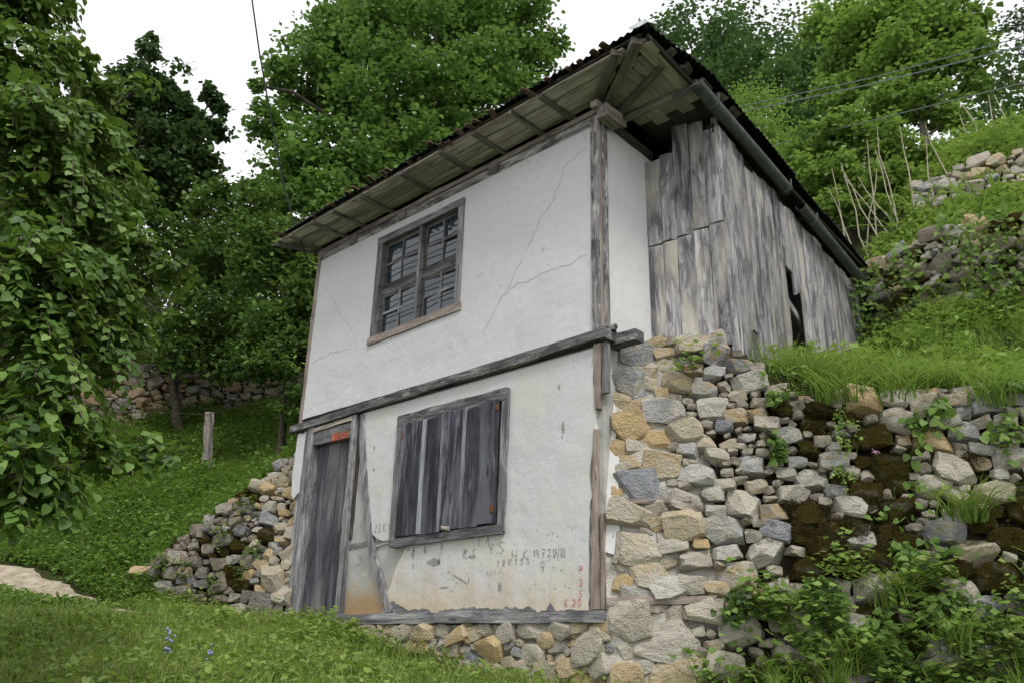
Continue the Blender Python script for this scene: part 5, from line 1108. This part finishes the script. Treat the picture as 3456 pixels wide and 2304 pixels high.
ax = unit(len(ix)); ax[:, 2] = ax[:, 2] * .4 - .1; parts.append(leaves(Q_, ax, unit(len(ix)) * .45 + np.array([0, 0, .8]), nrg.uniform(.05, .12, len(ix)), LEAF2, LEAF2F, np.clip(nrg.random(len(C_))[ix] * .7 + nrg.random(len(ix)) * .3, 0, 1)))
stuff('terrace_weeds', 'bright weeds and herbs growing on the right hillside terraces', parts, 'gr_terr')

# ------------------------------------------------------------------ single plants
def plant(name, label, base, dirs, leafm, size, nleaf, shape=HEART, faces=HEARTF, seed=1, cat='plant', group=None, width=1.0, jit=.04, stemr=.004, hang=False):
    rr = random.Random(seed); th = thing(name, label, cat, base, group); parts = []; Q = []; AX = []
    for dv in dirs:
        dv = Vector(dv); L = dv.length; k = max(3, int(L / .05)); pts = [Vector(base)]
        for i in range(k): pts.append(pts[-1] + dv / k + Vector((rr.uniform(-1, 1), rr.uniform(-1, 1), rr.uniform(-1, .6))) * L / k * .35)
        parts.append(tube_data(pts, [stemr * (1 - .7 * i / k) for i in range(k + 1)], 4))
        for j in range(nleaf):
            f = rr.uniform(.12, 1); i = min(k - 1, int(f * k)); p = pts[i].lerp(pts[i + 1], f * k - i); Q.append(p + Vector((rr.gauss(0, jit), rr.gauss(0, jit), rr.gauss(0, jit)))); AX.append(Vector((rr.gauss(0, 1), rr.gauss(0, 1), -.7 if hang else .2)))
    V, F = join(parts); mesh('stem', [v - Vector(base) for v in V], F, 'stem', th, Matrix.Translation(base))
    Q = np.array(Q) - np.array(base); n = len(Q); out = np.array((.45, -.7, .55)) if hang else np.array((.15, -.3, .8))
    v, f, t = leaves(Q, np.array(AX), unit(n) * .45 + out, size * nrg.uniform(.6, 1.2, n), shape, faces, None, width)
    me = fast_mesh('leaves', v, f, t); me.materials.append(M[leafm]); link('leaves', me, th, Matrix.Translation(base)); return th
OUT = Vector((.525, -.851, 0)); AL = Vector((SDX, SDY, 0))
def wv(s, z, d=.06): return tuple(wpos(s, z, d))
def dd(a, u, o=.05): return tuple(AL * a + OUT * o + Vector((0, 0, u)))
plant('bindweed', 'heart leaved climber trailing down from the grassy wall top at right', wv(2.58, 1.66, .1), [dd(-.1, -.25), dd(-.22, -.5, .1), dd(-.3, -.45, .12), dd(0, -.3), dd(.12, -.3, .1)], 'lf_bright', .075, 11, seed=1, hang=True)
plant('bindweed', 'climber with spaced heart leaves crossing the mossy middle of the wall', wv(2.2, 1.0), [dd(.02, -.5), dd(.3, -.05), dd(.45, -.15, .08), dd(.25, -.35), dd(-.05, -.25)], 'lf_bright', .06, 8, seed=2, hang=True)
plant('bindweed', 'thin climber with few leaves near the right frame edge', wv(2.75, .85), [dd(.5, .1), dd(.35, -.12), dd(.7, -.05)], 'lf_bright', .065, 6, seed=3, hang=True)
plant('celandine', 'small rounded dark green plant growing from the joints low in the wall', wv(.94, .03, .1), [dd(a, u, .1) for a, u in ((-.12, -.05), (.12, 0), (0, .1), (.06, -.12), (-.06, .08), (0, -.1), (.1, .08))], 'lf_shrub', .05, 14, seed=4, jit=.035, hang=True)
for i, (s, z, n_, lab) in enumerate([(1.2, .15, 9, 'leafy nettle clump at the foot of the wall beside the small round plant'), (1.55, .12, 10, 'broad nettle clump in the middle of the wall foot'), (1.35, -.3, 9, 'low leafy clump in the bottom grass below the nettles'), (1.8, -.1, 8, 'heart leaved clump below the brown moss'), (2.05, .05, 5, 'small leafy sprig under the brown moss patch'), (2.65, -.1, 8, 'bright leafy plant at the lower right of the wall'), (3.0, -.25, 9, 'broad leaved plant in the bottom right corner'), (.7, -.45, 7, 'small weed clump in front of the lowest wall stones'), (2.35, -.35, 8, 'leafy weed in the bottom grass at right')]):
    plant('nettle' if i < 4 else 'leafy_weed', lab, wv(s, max(z - .2, -.62), .16), [dd(rnd.uniform(-.28, .28), rnd.uniform(.1, .42), rnd.uniform(0, .16)) for k in range(n_)], 'gr_front' if i % 3 == 2 else 'lf_bright', .066, 22, LEAF2 if i % 2 else HEART, LEAF2F if i % 2 else HEARTF, 10 + i, jit=.05)
for i, (s_, z_, lab) in enumerate([(1.05, -.5, 'low weed clump at the very bottom below the ochre blocks'), (1.7, .32, 'leafy sprays under the left edge of the brown moss'), (2.0, -.45, 'weed clump at the bottom edge below the moss'), (2.25, .2, 'pale sprig in the joints right of the moss'), (2.5, -.45, 'bushy weed at the bottom between two grass tufts'), (2.9, .1, 'weed hanging on the wall at the right edge'), (3.2, -.4, 'weed clump in the extreme bottom right corner'), (3.1, 1.25, 'weed in the upper joints at the right frame edge'), (1.45, 1.75, 'weed sprouting at the step in the wall top'), (.75, 2.0, 'tiny weed in the stones under the boards')]):
    plant('leafy_weed', lab, wv(s_, z_, .12), [dd(rnd.uniform(-.25, .25), rnd.uniform(-.05, .32), rnd.uniform(.02, .16)) for k in range(9 if z_ < .5 else 4)], 'gr_terr' if i % 2 else 'lf_bright', .06, 20 if z_ < .5 else 12, LEAF2 if i % 3 else HEART, LEAF2F if i % 3 else HEARTF, 60 + i, jit=.05)
plant('fern', 'fern with pale serrated fronds hanging below the wall top', wv(1.86, 1.6, .1), [dd(-.05, -.3, .12), dd(.1, -.25, .12), dd(-.02, -.45, .08)], 'gr_terr', .035, 34, LEAF2, LEAF2F, 30, jit=.018, hang=True)
plant('bindweed', 'climber hanging from the wall top at the right frame edge', wv(3.05, 1.5, .1), [dd(-.1, -.4, .1), dd(.1, -.5, .1), dd(.25, -.3, .1), dd(-.2, -.25, .1)], 'lf_bright', .07, 14, seed=5, hang=True)
plant('bindweed', 'leafy climber between the moss and the long grass tuft', wv(2.35, .55, .08), [dd(.15, -.3, .1), dd(-.1, -.35, .1), dd(.25, -.1, .1), dd(-.2, -.1, .1)], 'lf_bright', .055, 16, seed=6, hang=True)
plant('fern', 'small pale fern on the brown moss in the wall', wv(1.82, 1.12, .08), [dd(.03, -.2, .1), dd(.12, -.12, .1), dd(-.06, -.1, .1)], 'gr_terr', .032, 26, LEAF2, LEAF2F, 31, jit=.015, hang=True)
plant('leafy_weed', 'weed growing out of the rubble wall left of the door', tuple(rpos(.5, .75, .06)), [(.1, -.1, .12), (-.12, -.1, .1), (.02, -.15, -.05), (.12, -.06, -.08)], 'gr_slope', .06, 14, LEAF2, LEAF2F, 32)
plant('leafy_weed', 'lower weed tuft on the rubble wall', tuple(rpos(.62, .5, .06)), [(.1, -.1, .08), (-.1, -.1, .1), (.02, -.12, -.08)], 'gr_slope', .06, 14, LEAF2, LEAF2F, 33)
for i, (s_, z_, lab) in enumerate([(1.0, .9, 'weed on the dark middle of the rubble wall'), (1.35, .55, 'weed low on the left part of the rubble wall'), (.9, .35, 'weed at the foot of the rubble wall'), (1.6, .6, 'weed near the left tip of the rubble wall'), (.75, 1.3, 'weed at the upper edge of the rubble wall')]):
    plant('leafy_weed', lab, tuple(rpos(s_, z_, .06)), [(.12, -.1, .1), (-.14, -.1, .08), (.02, -.14, -.06), (.1, -.06, -.08), (-.1, -.05, .14)], 'gr_slope', .05, 16, LEAF2, LEAF2F, 80 + i)
plant('dock_plant', 'big leaved weed in the grass at the foot of the door', (-3.75, -.35, g(-3.75, -.35)), [(.2, -.1, .16), (-.2, -.05, .14), (.05, -.2, .18), (-.1, -.15, .1), (.15, .05, .2)], 'gr_front', .095, 8, LEAF2, LEAF2F, 34)
plant('dock_plant', 'leafy weed left of the door below the rubble', (-4.55, -.5, g(-4.55, -.5)), [(.2, -.1, .14), (-.2, -.05, .14), (.05, -.2, .16), (-.1, -.15, .1)], 'gr_front', .09, 9, LEAF2, LEAF2F, 35)
def tuft(name, label, base, n, h0, h1, lean, mat, sd=None, spread=.05):
    P = np.c_[nrg.normal(0, spread, (n, 2)), np.zeros(n)]; v, f, t = blades(P, nrg.uniform(h0, h1, n), nrg.uniform(.007, .014, n), nrg.uniform(lean * .5, lean * 1.3, n), None, 4, sd)
    me = fast_mesh('blades', v, f, t); me.materials.append(M[mat]); th = thing(name, label, 'grass tuft', base); link('blades', me, th, Matrix.Translation(base)); return th
tuft('grass_tuft', 'long hanging grass tuft growing on the wall near the right edge', wv(2.62, .66, .08), 90, .25, .5, 1.9, 'gr_terr', (.5, -.8, 0), .07)
tuft('grass_tuft', 'arching grass tuft at the wall foot in the bottom middle right', wv(1.55, -.55, .3), 70, .25, .5, 1.0, 'gr_terr')
tuft('grass_tuft', 'arching grass tuft in the bottom right corner', wv(2.75, -.55, .3), 70, .3, .5, 1.2, 'gr_terr')
tuft('grass_tuft', 'hanging grass tuft at the wall top above the moss', wv(1.85, 1.62, .06), 60, .25, .42, 1.8, 'gr_terr', (.5, -.8, 0), .08)
tuft('grass_tuft', 'hanging grass tuft at the wall top near the right edge', wv(3.0, 1.55, .06), 70, .25, .45, 1.8, 'gr_terr', (.5, -.8, 0), .1)
tuft('grass_tuft', 'small hanging grass tuft at the wall top beside the climber', wv(2.3, 1.62, .06), 50, .22, .4, 1.8, 'gr_terr', (.5, -.8, 0), .08)
tuft('grass_tuft', 'spiky grass tuft in front of the nettles at the bottom', wv(1.2, -.6, .35), 60, .25, .45, .9, 'gr_terr')
for s_, z_, lab in ((2.05, .05, 'long grass hanging below the big moss patch'), (2.4, -.25, 'long grass tuft among the weeds at the lower right'), (3.15, .2, 'grass tuft hanging on the wall at the right frame edge'), (1.7, -.4, 'long grass tuft among the weeds at the wall foot'), (3.1, -.45, 'tall grass tuft in the bottom right corner weeds')):
    tuft('grass_tuft', lab, wv(s_, z_, .1), 60, .28, .5, 1.6, 'gr_terr', (.5, -.8, 0), .07)
tuft('grass_tuft', 'upright grass tuft on the bank behind the annexe corner', (1.55, 3.6, g(1.55, 3.6)), 140, .35, .55, .5, 'gr_slope', None, .09)
def nzv(a, b): return np.sin(a * 3.1 + 1.7 * np.sin(b * 2.3)) * np.sin(b * 3.7 + 1.9 * np.sin(a * 2.9)) + .5 * np.sin(a * 8.3 + b * 5.1) * np.sin(b * 9.7 - a * 4.3)
def creep(n, s0, s1, z0, z1, keep, pos, size):
    sv_ = nrg.uniform(s0, s1, n); zv_ = nrg.uniform(z0, z1, n); k_ = keep(sv_, zv_); sv_, zv_ = sv_[k_], zv_[k_]; q = np.array([tuple(pos(a, b, d)) for a, b, d in zip(sv_, zv_, nrg.uniform(.05, .17, len(sv_)))]); m = len(q)
    ax = unit(m); ax[:, 2] = ax[:, 2] * .5 - .35; return leaves(q, ax, unit(m) * .5 + np.array((.4, -.6, .6)), size * nrg.uniform(.6, 1.3, m), HEART, HEARTF, np.clip(.5 + .4 * nzv(sv_ * 2, zv_ * 2) + nrg.normal(0, .18, m), 0, 1))
cp = [creep(16000, 1.05, 4.3, -.75, .75, lambda a, b: nzv(a, b) + .25 * (a > 1.2) - np.maximum(0, b - .05) * 1.9 - .9 * (a < 1.15) > .62, wpos, .045),
      creep(9000, 1.3, 4.3, .7, 1.75, lambda a, b: nzv(a + 2, b + 1) + (b - 1.45) * 1.2 > .30, wpos, .05)]
stuff('wall_creepers', 'low leafy creepers spreading over the right half of the retaining wall', cp, 'lf_bright')
P = scatter(60000, .6, 5.5, 4.2, 5.1, lambda x, y: np.abs(y - .2 * np.maximum(0, x - 2) - 4.55) < .12); P = P[nzv(P[:, 0] * 1.5, P[:, 1] * 3 + 1) > .25][:1700]; P[:, 1] -= .12; P[:, 2] += nrg.uniform(-.1, 1.15, len(P)) * np.where(P[:, 0] < 1.5, .8, 1)
ax = unit(len(P)); ax[:, 2] -= .4; stuff('bank_creepers', 'creepers half hiding the mossy terrace wall behind the annexe', [leaves(P, ax, unit(len(P)) * .5 + np.array((.3, -.7, .5)), nrg.uniform(.045, .10, len(P)))], 'gr_slope')
# moss cushions on the wall
ms = []; mt = []
for s, z, a, b in [(1.46, .82, .2, .12), (1.66, .58, .3, .2), (2.01, .85, .22, .16), (2.02, .48, .2, .14), (1.82, .65, .26, .2), (2.14, .08, .2, .12), (2.23, -.07, .16, .1), (1.71, 1.58, .14, .08), (1.84, 1.31, .18, .1), (1.5, .61, .2, .12), (2.4, 1.2, .14, .08), (2.75, 1.15, .14, .1), (2.9, .55, .16, .1), (1.3, 1.35, .12, .08), (2.5, .1, .14, .1)]:
    n = int(3500 * a * b / .04); u = nrg.normal(0, .42, (n, 2)); q = np.array([np.array(wpos(s + a * p_[0], z + b * p_[1], .045 + .045 * math.exp(-(p_[0] ** 2 + p_[1] ** 2) * 2) + .02 * nz2(s + a * p_[0], z + b * p_[1]))) for p_ in u])
    ms.append(leaves(q, unit(n) * .8 + np.array((.3, -.5, .3)), unit(n), nrg.uniform(.006, .012, n), LEAF2, LEAF2F, np.clip(nrg.normal(.45, .25, n), 0, 1), .8))
stuff('moss', 'brown green moss cushions on the stones of the retaining wall', ms, 'moss')
# ivy at the far end of the annexe
Q = np.array([np.array(END) + np.array((.05 + rnd.uniform(-.03, .1), .1 + rnd.uniform(-.12, .25), rnd.uniform(3.35, 4.35))) for k in range(420)])
th = thing('ivy', 'dark ivy climbing the far corner of the board annexe', 'ivy', tuple(END + Vector((.05, .1, 3.4)))); bs = np.array(END + Vector((.05, .1, 3.4)))
v, f, t = leaves(Q - bs, unit(len(Q)) + np.array((0, 0, -.6)), unit(len(Q)) * .5 + np.array((.6, -.6, .4)), nrg.uniform(.04, .07, len(Q)), HEART, HEARTF); me = fast_mesh('leaves', v, f, t); me.materials.append(M['ivy']); link('leaves', me, th, Matrix.Translation(bs))
tube('stem', th, [bs + np.array((0, 0, -.1)), bs + np.array((.02, .03, .5)), bs + np.array((.0, .1, .95))], .012, 'bark', 5)
# cabbage, maize and canes on the garden terrace
plant('cabbage', 'blue green cabbage plant above the mossy terrace wall', (.9, 5.55, g(.9, 5.55)), [(.2, -.1, .22), (-.2, -.1, .2), (.1, -.2, .25), (-.1, .1, .28), (.25, .05, .15), (-.25, 0, .2)], 'lf_blue', .16, 5, LEAF2, LEAF2F, 36, jit=.03)
mz = []
for k in range(46):
    if k < 26: x, y = rnd.uniform(.55, 4.5), rnd.uniform(5.2, 6.9)
    else: x, y = rnd.uniform(.6, 4.5), rnd.uniform(7.9, 10)
    mz.append((x, y))
for i, (x, y) in enumerate(mz):
    b = (x, y, g(x, y)); th = thing('maize_plant', 'young maize plant on the garden terrace below the topmost wall' if i < 26 else 'young maize plant on the bank above the topmost terrace wall', 'maize', b, 'maize below the topmost wall' if i < 26 else 'maize above the topmost wall')
    n = 9; hh = rnd.uniform(.4, .75); Pm = np.c_[np.zeros((n, 2)), np.linspace(.02, hh * .5, n)]
    v, f, t = blades(Pm, nrg.uniform(.6, 1.0, n) * hh, nrg.uniform(.03, .05, n), nrg.uniform(.6, 1.5, n), None, 4); me = fast_mesh('leaves', v, f, t); me.materials.append(M['lf_bright']); link('leaves', me, th, Matrix.Translation(b))
    tube('stem', th, [b, (b[0], b[1], b[2] + hh * .6)], .009, 'stem', 5)
canes = [(-.15, 6.6, 1.5, -.1), (.0, 6.5, 1.25, -.28), (.12, 6.6, 1.5, -.22), (.25, 6.7, 1.6, .1), (.35, 6.7, 1.3, -.5), (.55, 6.8, 1.6, -.1), (.6, 6.75, 1.3, -.18), (.8, 6.9, 1.4, .02), (.05, 6.7, 1.2, .35), (-.4, 6.5, 1.2, -.2), (.45, 6.8, 1.1, -.6), (1.3, 7.3, 1.2, -.25), (1.05, 7.0, 1.1, .05), (.65, 6.7, 1.0, -.55)]
CL = ['bean cane third from the left behind the roof end', 'bean cane leaning left in the dense middle bundle', 'long cane in the dense middle bundle leaning left', 'tall nearly upright cane leaning a little right in the bundle', 'low slanting cane crossing the bundle to the left', 'tall upright cane right of the bundle', 'shorter cane just right of the tall upright one', 'upright single cane standing apart on the right of the row', 'cane leaning right across the bundle', 'leftmost bean cane right beside the roof edge', 'lowest strongly slanting cane of the bundle', 'farthest right cane, leaning left in front of the topmost wall', 'short upright cane between the single cane and the topmost wall', 'short slanting cane at the foot of the bundle']
for i, (x, y, h, ln) in enumerate(canes):
    h *= 1.25; z = g(x, y); rr = random.Random(i); pts = [(x + ln * f + rr.uniform(-.03, .03), y + rr.uniform(-.03, .03), z - .1 + h * f) for f in (0, .25, .5, .75, 1)]
    c = tube('bean_cane', None, pts, [.012, .012, .010, .008, .005], 'cane', 5); tag(c, CL[i], 'cane', 'bean canes behind the roof end')
for i in range(9):
    x, y = 1.0 + i * .28 + rnd.uniform(-.1, .1), 9.7 + rnd.uniform(-.5, .5); z = g(x, y); h = rnd.uniform(.8, 1.3); c = tube('bean_cane', None, [(x, y, z - .1), (x + .02, y, z + h * .5), (x + rnd.uniform(-.15, .15), y, z + h)], [.016, .013, .007], 'cane', 5); tag(c, 'pale dry cane on the topmost bank at the right edge', 'cane', 'canes on the topmost bank')
# wooden post, fence wire, flowers, stone on the sill
pz = g(-8.5, .86)
po = plank('fence_post', None, (-8.5, .86, pz - .15), (-8.56, .74, pz + 1.02), .17, .15, (.87, -.45, 0), 'rafter', .012, 8, .02, w1=.13); tag(po, 'leaning grey wooden post in the grass left of the house', 'post')
tag(tube('fence_wire', None, [(-11.2, -1.4, 3.35), (-9.8, -.3, 3.3), (-8.55, .72, pz + .98), (-7.4, 1.7, 3.72), (-6.8, 2.2, 3.95)], .005, 'bark', 4), 'thin rail running through the top of the wooden post', 'rail')
def flower(name, label, base, n, mat, h):
    th = thing(name, label, 'flower', base); parts = []; pet = []
    for k in range(n):
        a = Vector(base) + Vector((rnd.uniform(-.03, .03), rnd.uniform(-.03, .03), 0)); b = a + Vector((rnd.uniform(-.02, .02), rnd.uniform(-.02, .02), h * rnd.uniform(.7, 1))); parts.append(tube_data([a, b], [.003, .002], 4))
        for j in range(9):
            q = a.lerp(b, rnd.uniform(.55, 1)) + Vector((rnd.gauss(0, .012), rnd.gauss(0, .012), 0)); s = rnd.uniform(.008, .013); pet.append(([q + Vector(o) * s for o in ((1, 0, 0), (0, 1, .3), (-1, 0, 0), (0, -1, .3), (0, 0, 1), (0, 0, -.6))], [(0, 1, 4), (1, 2, 4), (2, 3, 4), (3, 0, 4), (1, 0, 5), (2, 1, 5), (3, 2, 5), (0, 3, 5)]))
    V, F = join(parts); mesh('stem', [v - Vector(base) for v in V], F, 'stem', th, Matrix.Translation(base)); V, F = join(pet); mesh('petals', [v - Vector(base) for v in V], F, mat, th, Matrix.Translation(base))['kind'] = 'stuff'
flower('wildflower', 'larger blue wildflower in the lower left grass', (-1.36, -2.74, g(-1.36, -2.74)), 2, 'petal', .3)
flower('wildflower', 'smaller blue wildflower right of the larger one in the grass', (-1.22, -2.55, g(-1.22, -2.55)), 1, 'petal', .3)
flower('wildflower', 'tiny pink flower on the retaining wall beside the climber', wv(2.07, 1.18, .08), 2, 'petal_pink', .06)
tag(loose(None, Vector((-1.78, -.085, .765)), (.05, .03, .02), 'stone', random.Random(3), 'pebble'), 'small pale stone lying on the sill under the closed shutter', 'stone')
# cables
tag(tube('power_cable', None, [(-4.25, -1.95, 8.4), (-4.36, -1.61, 7.55), (-4.46, -1.35, 6.93), (-4.58, -.98, 6.13), (-4.66, -.65, 5.38), (-4.63, -.42, 4.83), (-4.56, -.19, 4.36), (-4.54, -.06, 4.36)], .011, 'wire', 5), 'black cable dropping from the sky to the left eave of the house', 'cable')
tag(tube('overhead_wire', None, [(-6, 8.0, 10.9), (-2.06, 7.25, 9.73), (.41, 7.13, 9.03), (2.71, 6.57, 8.21), (6, 5.8, 7.2)], .010, 'wiregrey', 4), 'upper of the two close wires crossing the trees at right', 'wire')
tag(tube('overhead_wire', None, [(-6, 8.0, 10.6), (-2.06, 7.25, 9.6), (.40, 7.12, 8.90), (2.69, 6.57, 8.06), (6, 5.8, 7.0)], .014, 'wiregrey', 4), 'lower thicker wire of the close pair crossing the trees at right', 'wire')
tag(tube('overhead_wire', None, [(-5, 8.4, 9.3), (-1.47, 7.51, 8.76), (1.26, 7.35, 8.19), (2.58, 6.56, 7.46), (6, 5.4, 6.2)], .009, 'wiregrey', 4), 'lowest thin wire passing in front of the bush and light tree', 'wire')
